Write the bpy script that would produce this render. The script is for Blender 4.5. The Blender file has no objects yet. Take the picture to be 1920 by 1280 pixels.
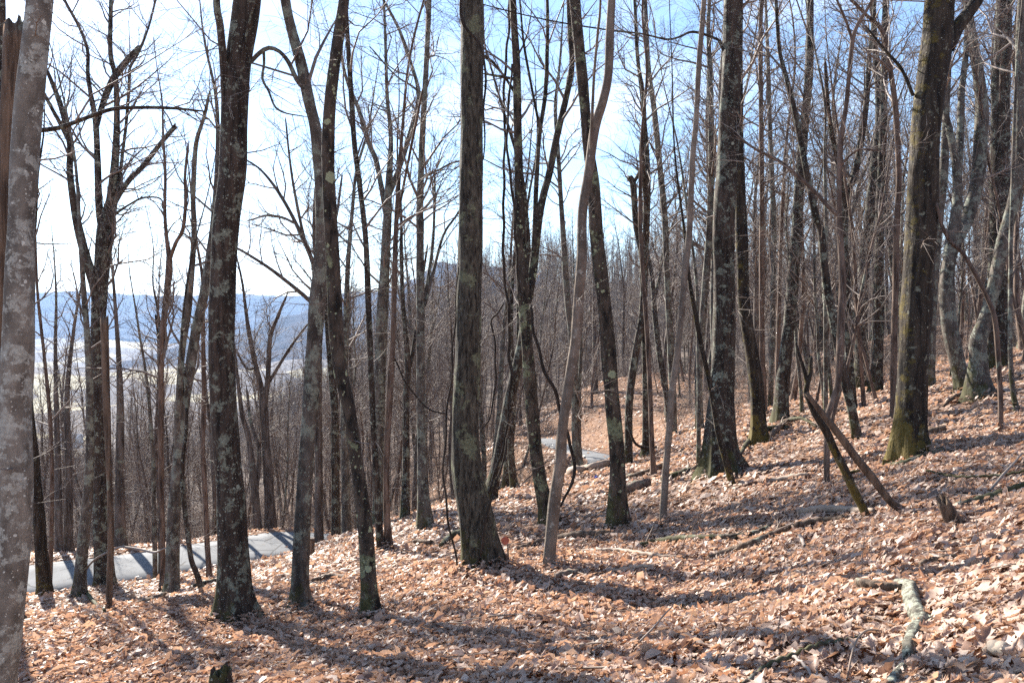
import bpy, math, random
import numpy as np

R = math.radians
scene = bpy.context.scene
COL = scene.collection

# ------------------------------------------------------------------ camera
F = 1500.0                      # focal length in pixels of a 1920 x 1280 frame
PITCH = math.atan(50.0 / F)
cam_d = bpy.data.cameras.new("camera")
cam = bpy.data.objects.new("camera", cam_d)
COL.objects.link(cam)
cam.location = (0, 0, 0)
cam.rotation_euler = (R(90) - PITCH, 0, 0)
cam_d.sensor_width = 36.0
cam_d.lens = 36.0 * F / 1920.0
cam_d.clip_start = 0.05
cam_d.clip_end = 30000
scene.camera = cam

# ------------------------------------------------------------------ light
SUN_AZ = R(-34)                 # from +Y, negative towards the left
SUN_EL = R(29)
world = bpy.data.worlds.new("World")
scene.world = world
world.use_nodes = True
wn, wl = world.node_tree.nodes, world.node_tree.links
wn.clear()
w_out = wn.new("ShaderNodeOutputWorld")
w_bg = wn.new("ShaderNodeBackground")
w_sky = wn.new("ShaderNodeTexSky")
w_sky.sky_type = 'NISHITA'
w_sky.sun_disc = False
w_sky.sun_elevation = SUN_EL
w_sky.sun_rotation = SUN_AZ
w_sky.altitude = 600
w_sky.air_density = 1.0
w_sky.dust_density = 0.3
w_sky.ozone_density = 3.0
w_bg.inputs["Strength"].default_value = 0.075
w_tc = wn.new("ShaderNodeTexCoord")
w_map = wn.new("ShaderNodeMapping")
w_map.inputs["Scale"].default_value = (1.0, 1.0, 2.6)
w_noise = wn.new("ShaderNodeTexNoise")
w_noise.inputs["Scale"].default_value = 2.6
w_noise.inputs["Detail"].default_value = 7
w_noise.inputs["Roughness"].default_value = 0.55
w_ramp = wn.new("ShaderNodeValToRGB")
w_ramp.color_ramp.elements[0].position = 0.50
w_ramp.color_ramp.elements[0].color = (0, 0, 0, 1)
w_ramp.color_ramp.elements[1].position = 0.75
w_ramp.color_ramp.elements[1].color = (0.75, 0.75, 0.75, 1)
w_mix = wn.new("ShaderNodeMixRGB")
w_mix.inputs["Color2"].default_value = (7.5, 7.9, 8.5, 1)
wl.new(w_tc.outputs["Generated"], w_map.inputs["Vector"])
wl.new(w_map.outputs["Vector"], w_noise.inputs["Vector"])
wl.new(w_noise.outputs["Fac"], w_ramp.inputs["Fac"])
wl.new(w_ramp.outputs["Color"], w_mix.inputs["Fac"])
wl.new(w_sky.outputs["Color"], w_mix.inputs["Color1"])
wl.new(w_mix.outputs["Color"], w_bg.inputs["Color"])
wl.new(w_bg.outputs["Background"], w_out.inputs["Surface"])

sun_d = bpy.data.lights.new("sun", 'SUN')
sun_d.energy = 5.0
sun_d.angle = R(0.55)
sun_d.color = (1.0, 0.93, 0.83)
sun = bpy.data.objects.new("sun", sun_d)
COL.objects.link(sun)
sun.rotation_euler = (R(90) - SUN_EL, 0, math.pi - SUN_AZ)
sun.location = (-20, 30, 30)

scene.view_settings.view_transform = 'Standard'
scene.view_settings.look = 'None'
scene.view_settings.gamma = 1
scene.view_settings.exposure = 1.85
scene.view_settings.use_curve_mapping = False
scene.render.engine = 'CYCLES'
cy = scene.cycles
cy.max_bounces = 5
cy.diffuse_bounces = 3
cy.glossy_bounces = 2
cy.transmission_bounces = 4
cy.transparent_max_bounces = 8
cy.volume_bounces = 0
cy.use_denoising = False
cy.denoiser = 'OPENIMAGEDENOISE'
cy.denoising_input_passes = 'RGB_ALBEDO_NORMAL'
cy.denoising_prefilter = 'ACCURATE'
cy.use_adaptive_sampling = True
cy.adaptive_threshold = 0.008
cy.caustics_reflective = False
cy.caustics_refractive = False
cy.sample_clamp_indirect = 4

rnd = random.Random(7)
nrg = np.random.default_rng(11)

# ------------------------------------------------------------------ pixels -> rays
CP, SP = math.cos(PITCH), math.sin(PITCH)
def ray(px, py):
    """direction through a pixel of the 1920 x 1280 photograph, scaled so that Y = 1"""
    u, v = (px - 960.0) / F, (640.0 - py) / F
    dy = CP + v * SP
    return (u / dy, (-SP + v * CP) / dy)
def at(px, py, Y):
    a, b = ray(px, py)
    return (a * Y, Y, b * Y)
def px_m(w, Y):
    return w / F * Y

# ------------------------------------------------------------------ the lie of the land
CTRL_PX = [
 (1900,1280,3.4),(1500,1280,4.2),(960,1280,5.2),(440,1280,7.0),(440,1155,11.0),(100,1280,8.0),(40,1170,11.5),(200,1140,17),
 (83,1118,20),(195,1100,21.5),(322,1113,18.5),(393,1083,20.5),(563,1142,11.8),(695,1152,10.8),(908,1062,11.3),
 (720,1030,17),(797,988,19),(760,968,24),(1030,980,16),(1028,1060,11.8),(1160,988,14.2),(1243,985,13.8),
 (1356,880,16),(1372,908,14.5),(1422,835,19),(1470,790,23),(1626,971,9.2),(1693,954,9.2),(1705,856,12.2),
 (1606,823,15.5),(1642,732,26),(1815,738,17.5),(1876,810,12.5),(1905,769,14.5),(1872,690,23),(935,930,21.5),
 (1177,870,23),(1225,890,19.5),(1300,1150,7.6),(1700,1100,5.6),(1250,1040,10.8),
 (50,1116,22.4),(200,1101,22.9),(330,1076,23.4),(400,1060,23.8),(550,1030,24.6),
 (50,1053,26.6),(250,1036,27.2),(470,1010,28.0),(560,1004,28.4),(640,999,25.6),(700,988,25.4),(830,948,24.8),(900,932,24.6),
 (1010,906,24.5),(1100,878,26),(1300,800,28),(1440,768,31),(1640,715,34),(1750,690,36),(1900,655,35),
 (1130,866,35),(1080,848,40),(1040,830,45),(1018,816,50),(1110,800,46),(1200,790,46),(1120,720,62),(1240,700,62),
 (1640,690,52),(1780,655,56),(1900,640,52),(1450,710,60),(1300,715,66),(1000,775,68),
]
CTRL_W = [(0.6,33.3,-8.5),(-2.2,31.6,-8.9),(-4.6,29.4,-8.6),(-6.2,28.2,-8.0),(-14,45,-13.4),(-22,45,-14),(-32,38,-12.5),(-8,45,-12.2),(-3,44,-9.8),(-40,60,-19),(-22,70,-21),
          (-8,65,-15.5),(-30,22,-9.5),(-25,8,-8.8),(-30,-10,-7.5),(0,0,-1.6),(3,0,-0.85),(-4,0,-2.9),(0,-8,-0.5),(12,-8,2.6),
          (-12,-8,-3.6),(12,6,0.9),(25,10,4.2),(35,25,5),(40,45,2.5),(30,60,-1.5),(0,-30,2.5),(30,-30,9),(-40,-40,-5),(45,0,11)]
_c = [at(*c) for c in CTRL_PX] + CTRL_W
CX = np.array([c[0] for c in _c]); CY = np.array([c[1] for c in _c]); CZ = np.array([c[2] for c in _c])
def _plane(X, Y): return -1.6 - 0.152 * Y + 0.27 * X
SC = 10.0
def _phi(r2): return 0.5 * r2 * np.log(r2 + 1e-9)
def _fit():
    n = len(CX); x, y = CX / SC, CY / SC
    K = _phi((x[:, None] - x) ** 2 + (y[:, None] - y) ** 2)
    wgt = np.where(np.arange(n) < len(CTRL_PX), 0.004, 0.02)
    Pm = np.stack([np.ones(n), x, y], 1)
    A = np.zeros((n + 3, n + 3)); A[:n, :n] = K + np.diag(wgt); A[:n, n:] = Pm; A[n:, :n] = Pm.T
    b = np.zeros(n + 3); b[:n] = CZ - _plane(CX, CY)
    return np.linalg.solve(A, b)
_W = _fit()
TH = np.radians([-180, -120, -60, -32, -20, -10, -3, 4, 12, 20, 32, 60, 120, 180])
TF = np.array([0.10, -0.05, -0.28, -0.26, -0.25, -0.2, -0.14, -0.115, -0.085, -0.065, -0.045, 0.12, 0.25, 0.10])
def smooth(a, b, x):
    t = np.clip((x - a) / (b - a), 0, 1); return t * t * (3 - 2 * t)
def hum(X, Y, s, k=0.0):
    return (np.sin(X / s + 1.3 + k) * np.cos(Y / s * 0.83 + 0.4 + 2 * k) + 0.5 * np.sin(X / s * 1.9 - Y / s * 1.4 + 2.1 + k)
            + 0.35 * np.sin(X / s * 3.1 + Y / s * 2.7 + k * 3))
def height(X, Y):
    X = np.asarray(X, float); Y = np.asarray(Y, float)
    sh = X.shape; X = X.ravel(); Y = Y.ravel()
    Rr = np.hypot(X, Y)
    out = np.zeros_like(X)
    near = Rr < 100
    if near.any():
        xs, ys = X[near] / SC, Y[near] / SC
        z = np.zeros_like(xs)
        for i in range(0, len(xs), 20000):
            a, b = xs[i:i + 20000], ys[i:i + 20000]
            z[i:i + 20000] = _phi((a[:, None] - CX / SC) ** 2 + (b[:, None] - CY / SC) ** 2) @ _W[:-3] + _W[-3] + _W[-2] * a + _W[-1] * b
        z += _plane(X[near], Y[near])
        z += 0.035 * hum(X[near], Y[near], 0.55) + 0.02 * hum(X[near], Y[near], 0.21, 1.0)
        out[near] = z
    th = np.arctan2(X, Y)
    tf = np.interp(th, TH, TF)
    zf = np.sign(tf) * 165 * (1 - np.exp(-np.abs(tf) * Rr / 165))
    zf = zf + 32 * np.exp(-((X - 5) / 75) ** 2 - ((Y - 225) / 75) ** 2)
    zf = zf + smooth(120, 700, Rr) * 16 * hum(X, Y, 210) + smooth(600, 2500, Rr) * 22 * hum(X, Y, 600, 2.0)
    k = smooth(62, 98, Rr)
    out = out * (1 - k) * near + zf * np.where(near, k, 1)
    return out.reshape(sh)
def zg(x, y): return float(height(np.array([x]), np.array([y]))[0])
_YS = np.concatenate([np.arange(1.5, 40, 0.04), np.arange(40, 95, 0.15)])
def hit(px, py, extra=0.0):
    a, b = ray(px, py)
    d = height(a * _YS, _YS) + extra - b * _YS
    i = np.argmax(d > 0)
    if d[i] <= 0: i = len(_YS) - 1
    if i > 0 and d[i - 1] < 0:
        t = d[i - 1] / (d[i - 1] - d[i]); Y = _YS[i - 1] + t * (_YS[i] - _YS[i - 1])
    else: Y = _YS[i]
    return (a * Y, Y, b * Y)

# ------------------------------------------------------------------ material helpers
def mat(name):
    m = bpy.data.materials.new(name); m.use_nodes = True
    nt = m.node_tree; nt.nodes.clear()
    out = nt.nodes.new("ShaderNodeOutputMaterial")
    return m, nt, out
def node(nt, kind, **kw):
    n = nt.nodes.new(kind)
    for k, v in kw.items():
        if k in n.inputs: n.inputs[k].default_value = v
        else: setattr(n, k, v)
    return n
def ramp(nt, src, stops):
    n = nt.nodes.new("ShaderNodeValToRGB")
    e = n.color_ramp.elements
    while len(e) < len(stops): e.new(0.5)
    for el, (p, c) in zip(e, stops):
        el.position = p; el.color = (*c, 1) if len(c) == 3 else c
    nt.links.new(src, n.inputs["Fac"]); return n
def mixc(nt, fac, a, b):
    n = nt.nodes.new("ShaderNodeMixRGB")
    for sock, v in (("Fac", fac), ("Color1", a), ("Color2", b)):
        if hasattr(v, "is_linked") or isinstance(v, bpy.types.NodeSocket): nt.links.new(v, n.inputs[sock])
        else: n.inputs[sock].default_value = (*v, 1) if isinstance(v, tuple) else v
    return n
def maths(nt, op, a, b=0.0, clamp=False):
    n = nt.nodes.new("ShaderNodeMath"); n.operation = op; n.use_clamp = clamp
    for i, v in enumerate((a, b)):
        if isinstance(v, bpy.types.NodeSocket): nt.links.new(v, n.inputs[i])
        else: n.inputs[i].default_value = v
    return n.outputs[0]
def noise(nt, vec, scale, detail=4, rough=0.55, dist=0.0):
    n = node(nt, "ShaderNodeTexNoise"); n.inputs["Scale"].default_value = scale
    n.inputs["Detail"].default_value = detail; n.inputs["Roughness"].default_value = rough
    n.inputs["Distortion"].default_value = dist
    nt.links.new(vec, n.inputs["Vector"]); return n.outputs["Fac"]

def bark(name, dark, light, lichen=(0.30, 0.33, 0.25), l_amt=0.5, l_scale=2.2, spots=0.0, moss=0.25, moss_col=(0.055, 0.052, 0.016),
         furrow=13.0, stretch=0.16, bump=0.7, rings=0.0, plates=0.0):
    m, nt, out = mat(name)
    tc = nt.nodes.new("ShaderNodeTexCoord"); oi = nt.nodes.new("ShaderNodeObjectInfo")
    off = nt.nodes.new("ShaderNodeVectorMath"); off.operation = 'ADD'
    nt.links.new(tc.outputs["Object"], off.inputs[0])
    k = maths(nt, 'MULTIPLY', oi.outputs["Random"], 40.0)
    nt.links.new(k, off.inputs[1])
    P = off.outputs[0]
    mp = nt.nodes.new("ShaderNodeMapping"); mp.inputs["Scale"].default_value = (1, 1, stretch)
    nt.links.new(P, mp.inputs["Vector"])
    f1 = noise(nt, mp.outputs["Vector"], furrow, 5, 0.62, 0.4)
    f2 = noise(nt, P, 30, 4, 0.6)
    base = ramp(nt, f1, [(0.36, dark), (0.62, light)])
    big = noise(nt, P, 0.9, 3, 0.6)
    tone = ramp(nt, big, [(0.3, (0.50, 0.49, 0.49)), (0.7, (1.0, 0.97, 0.94))])
    mul = nt.nodes.new("ShaderNodeMixRGB"); mul.blend_type = 'MULTIPLY'; mul.inputs["Fac"].default_value = 1
    nt.links.new(base.outputs["Color"], mul.inputs["Color1"]); nt.links.new(tone.outputs["Color"], mul.inputs["Color2"])
    col = mul.outputs["Color"]
    ht = f1
    if rings:
        mr = nt.nodes.new("ShaderNodeMapping"); mr.inputs["Scale"].default_value = (1, 1, 9)
        nt.links.new(P, mr.inputs["Vector"])
        fr = noise(nt, mr.outputs["Vector"], 5, 3, 0.6)
        rr = ramp(nt, fr, [(0.55, (0, 0, 0)), (0.68, (1, 1, 1))])
        col = mixc(nt, maths(nt, 'MULTIPLY', rr.outputs["Color"], rings), col, tuple(c * 0.45 for c in dark)).outputs["Color"]
    if l_amt > 0:
        ln = noise(nt, P, l_scale, 9, 0.72, 0.3)
        t = 0.66 - 0.2 * l_amt
        lm = ramp(nt, ln, [(t, (0, 0, 0)), (t + 0.035, (1, 1, 1))])
        lf = ramp(nt, f2, [(0.35, (0.35, 0.35, 0.35)), (0.6, (1, 1, 1))])
        fac = maths(nt, 'MULTIPLY', lm.outputs["Color"], lf.outputs["Color"])
        lv = mixc(nt, noise(nt, P, 6, 3), tuple(c * 0.6 for c in lichen), lichen)
        col = mixc(nt, maths(nt, 'MULTIPLY', fac, 0.85), col, lv.outputs["Color"]).outputs["Color"]
    if spots > 0:
        for sc, th in ((4.2, 0.26), (8.0, 0.24), (17.0, 0.24)) if plates else ((7.0, 0.20), (16.0, 0.24), (34.0, 0.26)):
            vo = node(nt, "ShaderNodeTexVoronoi"); vo.inputs["Scale"].default_value = sc
            wob = nt.nodes.new("ShaderNodeVectorMath"); wob.operation = 'ADD'
            nz = node(nt, "ShaderNodeTexNoise"); nz.inputs["Scale"].default_value = 22
            nt.links.new(P, nz.inputs["Vector"])
            sub = nt.nodes.new("ShaderNodeVectorMath"); sub.operation = 'SCALE'; sub.inputs["Scale"].default_value = 0.35 / sc
            nt.links.new(nz.outputs["Color"], sub.inputs[0])
            nt.links.new(P, wob.inputs[0]); nt.links.new(sub.outputs[0], wob.inputs[1])
            nt.links.new(wob.outputs[0], vo.inputs["Vector"])
            sep = nt.nodes.new("ShaderNodeSeparateColor"); nt.links.new(vo.outputs["Color"], sep.inputs[0])
            clu = ramp(nt, noise(nt, P, 1.1, 4, 0.6), [(0.36, (0.35, 0.35, 0.35)), (0.6, (1, 1, 1))]).outputs["Color"]
            lim = maths(nt, 'MULTIPLY', maths(nt, 'MULTIPLY', sep.outputs[0], clu), th * 1.8 * min(spots, 0.8))
            ins = maths(nt, 'LESS_THAN', vo.outputs["Distance"], lim)
            ok = maths(nt, 'GREATER_THAN', sep.outputs[1], 0.45)
            fac = maths(nt, 'MULTIPLY', maths(nt, 'MULTIPLY', ins, ok), 0.75)
            col = mixc(nt, fac, col, tuple(min(1, c * 1.15 + 0.03) for c in lichen)).outputs["Color"]
    if moss > 0:
        ge = nt.nodes.new("ShaderNodeNewGeometry")
        dt = nt.nodes.new("ShaderNodeVectorMath"); dt.operation = 'DOT_PRODUCT'
        dt.inputs[1].default_value = (-0.85, -0.2, 0.45)
        nt.links.new(ge.outputs["Normal"], dt.inputs[0])
        so = nt.nodes.new("ShaderNodeSeparateXYZ"); nt.links.new(tc.outputs["Object"], so.inputs[0])
        low = maths(nt, 'SUBTRACT', 0.55, maths(nt, 'MULTIPLY', so.outputs["Z"], 0.55))
        low = maths(nt, 'MAXIMUM', low, 0.0)
        side = maths(nt, 'MULTIPLY', dt.outputs["Value"], 0.35)
        tot = maths(nt, 'ADD', maths(nt, 'ADD', low, side), maths(nt, 'MULTIPLY', maths(nt, 'SUBTRACT', noise(nt, P, 5.0, 8, 0.75), 0.5), 2.6))
        mm = ramp(nt, tot, [(0.55 - 0.5 * moss, (0, 0, 0)), (0.75 - 0.5 * moss, (1, 1, 1))])
        mc = mixc(nt, f2, tuple(c * 0.5 for c in moss_col), tuple(c * 1.5 for c in moss_col))
        col = mixc(nt, maths(nt, 'MULTIPLY', mm.outputs["Color"], 0.8), col, mc.outputs["Color"]).outputs["Color"]
    b = nt.nodes.new("ShaderNodeBump"); b.inputs["Strength"].default_value = bump; b.inputs["Distance"].default_value = 0.03
    hh = maths(nt, 'ADD', ht, maths(nt, 'MULTIPLY', f2, 0.3))
    nt.links.new(hh, b.inputs["Height"])
    p = node(nt, "ShaderNodeBsdfPrincipled"); p.inputs["Roughness"].default_value = 0.85
    p.inputs["Specular IOR Level"].default_value = 0.25
    nt.links.new(col, p.inputs["Base Color"]); nt.links.new(b.outputs["Normal"], p.inputs["Normal"])
    nt.links.new(p.outputs[0], out.inputs["Surface"])
    return m

BARK = {
 'dark':  bark("bark_dark", (0.020, 0.015, 0.012), (0.098, 0.074, 0.058), lichen=(0.29, 0.32, 0.25), l_amt=0.62, l_scale=5.5, spots=0.75, moss=0.15),
 'ridge': bark("bark_ridged", (0.018, 0.014, 0.011), (0.14, 0.125, 0.095), lichen=(0.25, 0.265, 0.16), l_amt=0.55, l_scale=2.2, moss=0.12, furrow=24, stretch=0.24, bump=1.0),
 'grey':  bark("bark_grey", (0.055, 0.047, 0.040), (0.19, 0.165, 0.14), lichen=(0.32, 0.35, 0.28), l_amt=0.7, l_scale=4.0, spots=0.7, moss=0.2, bump=0.55, furrow=8, stretch=0.4),
 'pale':  bark("bark_pale", (0.132, 0.120, 0.102), (0.285, 0.265, 0.228), lichen=(0.52, 0.54, 0.48), l_amt=0.75, l_scale=7, spots=0.6, moss=0.0, bump=0.3, furrow=7, stretch=0.5, rings=0.3),
 'tan':   bark("bark_tan", (0.15, 0.118, 0.092), (0.31, 0.255, 0.205), lichen=(0.46, 0.44, 0.38), l_amt=0.25, l_scale=5, spots=0.5, moss=0.0, bump=0.35, furrow=7, stretch=0.5, rings=0.4),
 'mossy': bark("bark_mossy", (0.014, 0.011, 0.009), (0.075, 0.058, 0.042), lichen=(0.30, 0.30, 0.22), l_amt=0.35, l_scale=7, spots=0.4, moss=0.44, moss_col=(0.12, 0.09, 0.02), bump=1.0),
 'plate': bark("bark_plated", (0.018, 0.015, 0.012), (0.13, 0.10, 0.075), lichen=(0.30, 0.33, 0.19), l_amt=0.5, l_scale=2.4, spots=0.9, plates=1, moss=0.2, bump=0.9, furrow=10, stretch=0.35),
 'red':   bark("bark_reddish", (0.065, 0.044, 0.034), (0.25, 0.18, 0.14), l_amt=0.2, moss=0.0, spots=0.2, bump=0.4),
 'wood':  bark("weathered_wood", (0.065, 0.045, 0.032), (0.24, 0.17, 0.12), l_amt=0.3, moss=0.0, furrow=18, stretch=0.08, bump=0.8),
 'lichen': bark("lichen_crust", (0.06, 0.055, 0.042), (0.20, 0.185, 0.145), lichen=(0.40, 0.42, 0.33), l_amt=0.85, l_scale=14, spots=0.6, moss=0.0, bump=0.6, furrow=22, stretch=1.0),
 'vine':  bark("vine_bark", (0.018, 0.014, 0.011), (0.075, 0.058, 0.046), l_amt=0.0, moss=0.0, furrow=20),
 'far':   bark("bark_far", (0.06, 0.048, 0.041), (0.20, 0.165, 0.14), l_amt=0.35, l_scale=1.5, moss=0.0, bump=0.3, furrow=9),
}
def twig_mat(name, a, b):
    m, nt, out = mat(name)
    tc = nt.nodes.new("ShaderNodeTexCoord")
    r = ramp(nt, noise(nt, tc.outputs["Object"], 1.6, 3), [(0.35, a), (0.65, b)])
    p = node(nt, "ShaderNodeBsdfPrincipled"); p.inputs["Roughness"].default_value = 0.7
    p.inputs["Specular IOR Level"].default_value = 0.35
    nt.links.new(r.outputs["Color"], p.inputs["Base Color"]); nt.links.new(p.outputs[0], out.inputs["Surface"])
    return m
TWIG = twig_mat("twig_bark", (0.12, 0.095, 0.082), (0.25, 0.205, 0.175))
TWIG_PALE = twig_mat("twig_bark_pale", (0.20, 0.16, 0.135), (0.33, 0.27, 0.23))
STICK = twig_mat("dead_stick", (0.13, 0.085, 0.06), (0.33, 0.25, 0.19))

# ------------------------------------------------------------------ mesh building
def link_mesh(name, V, Fq, material, parent=None, loc=None, smooth_=True, quads=True, attr=None):
    V = np.asarray(V, np.float32); Fq = np.asarray(Fq, np.int32)
    me = bpy.data.meshes.new(name)
    k = Fq.shape[1]
    me.vertices.add(len(V)); me.vertices.foreach_set("co", V.ravel())
    me.loops.add(Fq.size); me.loops.foreach_set("vertex_index", Fq.ravel())
    me.polygons.add(len(Fq)); me.polygons.foreach_set("loop_start", np.arange(0, Fq.size, k, dtype=np.int32))
    me.polygons.foreach_set("loop_total", np.full(len(Fq), k, np.int32))
    me.polygons.foreach_set("use_smooth", np.full(len(Fq), smooth_, bool))
    if attr is not None:
        a = me.attributes.new("tone", 'FLOAT', 'POINT'); a.data.foreach_set("value", np.asarray(attr, np.float32))
    me.update(calc_edges=True)
    if isinstance(material, (list, tuple)):
        for m in material: me.materials.append(m)
    else: me.materials.append(material)
    o = bpy.data.objects.new(name, me); COL.objects.link(o)
    if parent is not None: o.parent = parent
    if loc is not None: o.location = loc
    return o

class Tubes:
    """collects thin tapering tubes in buckets and turns them into one mesh"""
    def __init__(self): self.b = {}
    def add(self, pts, rad, sides):
        self.b.setdefault((len(pts), sides), []).append((pts, rad))
    def arrays(self, origin=(0, 0, 0)):
        VV, FF, base = [], [], 0
        for (n, s), items in self.b.items():
            P = np.array([i[0] for i in items], float) - np.array(origin)
            rr = np.array([i[1] for i in items], float)
            K = len(items)
            T = np.gradient(P, axis=1)
            T /= np.linalg.norm(T, axis=2, keepdims=True) + 1e-12
            m = T.mean(1); ref = np.zeros_like(m)
            ax = np.argmin(np.abs(m), axis=1); ref[np.arange(K), ax] = 1
            U = np.cross(T, ref[:, None, :]); U /= np.linalg.norm(U, axis=2, keepdims=True) + 1e-12
            W = np.cross(T, U)
            a = np.arange(s) * 2 * math.pi / s
            V = P[:, :, None, :] + rr[:, :, None, None] * (np.cos(a)[None, None, :, None] * U[:, :, None, :] + np.sin(a)[None, None, :, None] * W[:, :, None, :])
            VV.append(V.reshape(-1, 3))
            i, j = np.meshgrid(np.arange(n - 1), np.arange(s), indexing='ij')
            q = np.stack([i * s + j, i * s + (j + 1) % s, (i + 1) * s + (j + 1) % s, (i + 1) * s + j], -1).reshape(-1, 4)
            FF.append((q[None] + (np.arange(K) * n * s)[:, None, None]).reshape(-1, 4) + base)
            base += K * n * s
        if not VV: return None
        return np.concatenate(VV), np.concatenate(FF)
    def build(self, name, material, parent=None, origin=(0, 0, 0), loc=None):
        a = self.arrays(origin)
        return link_mesh(name, a[0], a[1], material, parent, loc) if a else None

def unit(v):
    l = math.sqrt(v[0] ** 2 + v[1] ** 2 + v[2] ** 2) + 1e-12
    return (v[0] / l, v[1] / l, v[2] / l)
def deflect(d, ang, rng):
    """a direction at the given angle from d, at a random turn about it"""
    ref = (0, 0, 1) if abs(d[2]) < 0.9 else (1, 0, 0)
    u = unit((d[1] * ref[2] - d[2] * ref[1], d[2] * ref[0] - d[0] * ref[2], d[0] * ref[1] - d[1] * ref[0]))
    w = (d[1] * u[2] - d[2] * u[1], d[2] * u[0] - d[0] * u[2], d[0] * u[1] - d[1] * u[0])
    a = rng.uniform(0, 2 * math.pi); c, s = math.cos(ang), math.sin(ang); ca, sa = math.cos(a) * s, math.sin(a) * s
    return (d[0] * c + u[0] * ca + w[0] * sa, d[1] * c + u[1] * ca + w[1] * sa, d[2] * c + u[2] * ca + w[2] * sa)
NSEG = {1: 6, 2: 4, 3: 3}
SIDES = {1: 5, 2: 3, 3: 3}
def grow(B, p, d, L, r, lvl, rng, dens=1.0, up=0.10, wander=0.22, minr=0.0034, leaf=3):
    n = NSEG[lvl]; step = L / (n - 1)
    pts, dirs = [p], [d]
    for i in range(n - 1):
        d = unit((d[0] + rng.gauss(0, wander), d[1] + rng.gauss(0, wander), d[2] + rng.gauss(0, wander) + up))
        p = (p[0] + d[0] * step, p[1] + d[1] * step, p[2] + d[2] * step)
        pts.append(p); dirs.append(d)
    rad = [max(minr * (1 - 0.5 * i / (n - 1)), r * (1 - 0.86 * i / (n - 1))) for i in range(n)]
    B.add(pts, rad, SIDES[lvl])
    if lvl >= leaf: return
    k = {1: 4.6, 2: 5.2}[lvl] * L * dens
    k = int(k + rng.random()); k = max(2, min(k, 14))
    for _ in range(k):
        t = rng.uniform(0.18, 0.99); x = t * (n - 1); i = min(int(x), n - 2); f = x - i
        q = tuple(pts[i][c] + (pts[i + 1][c] - pts[i][c]) * f for c in range(3))
        grow(B, q, deflect(dirs[i], rng.uniform(0.45, 1.05), rng), L * rng.uniform(0.28, 0.55) * (1.15 - 0.5 * t),
             max(minr, rad[i] * rng.uniform(0.4, 0.62)), lvl + 1, rng, dens, up, wander, minr, leaf)

def spline(P, n_per):
    """Catmull-Rom through rows of P (any number of columns)"""
    P = np.asarray(P, float)
    if len(P) < 3:
        t = np.linspace(0, 1, max(2, n_per * 2))[:, None]; return P[0] * (1 - t) + P[-1] * t
    Q = np.vstack([2 * P[0] - P[1], P, 2 * P[-1] - P[-2]]); out = []
    for i in range(1, len(Q) - 2):
        L = np.linalg.norm(Q[i + 1][:3] - Q[i][:3])
        n = max(2, int(math.ceil(L / n_per))) if isinstance(n_per, float) else n_per
        t = np.linspace(0, 1, n, endpoint=False)[:, None]
        a, b, c, d = Q[i - 1], Q[i], Q[i + 1], Q[i + 2]
        out.append(0.5 * (2 * b + (c - a) * t + (2 * a - 5 * b + 4 * c - d) * t ** 2 + (3 * b - a - 3 * c + d) * t ** 3))
    out.append(P[-1:]); return np.vstack(out)

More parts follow.
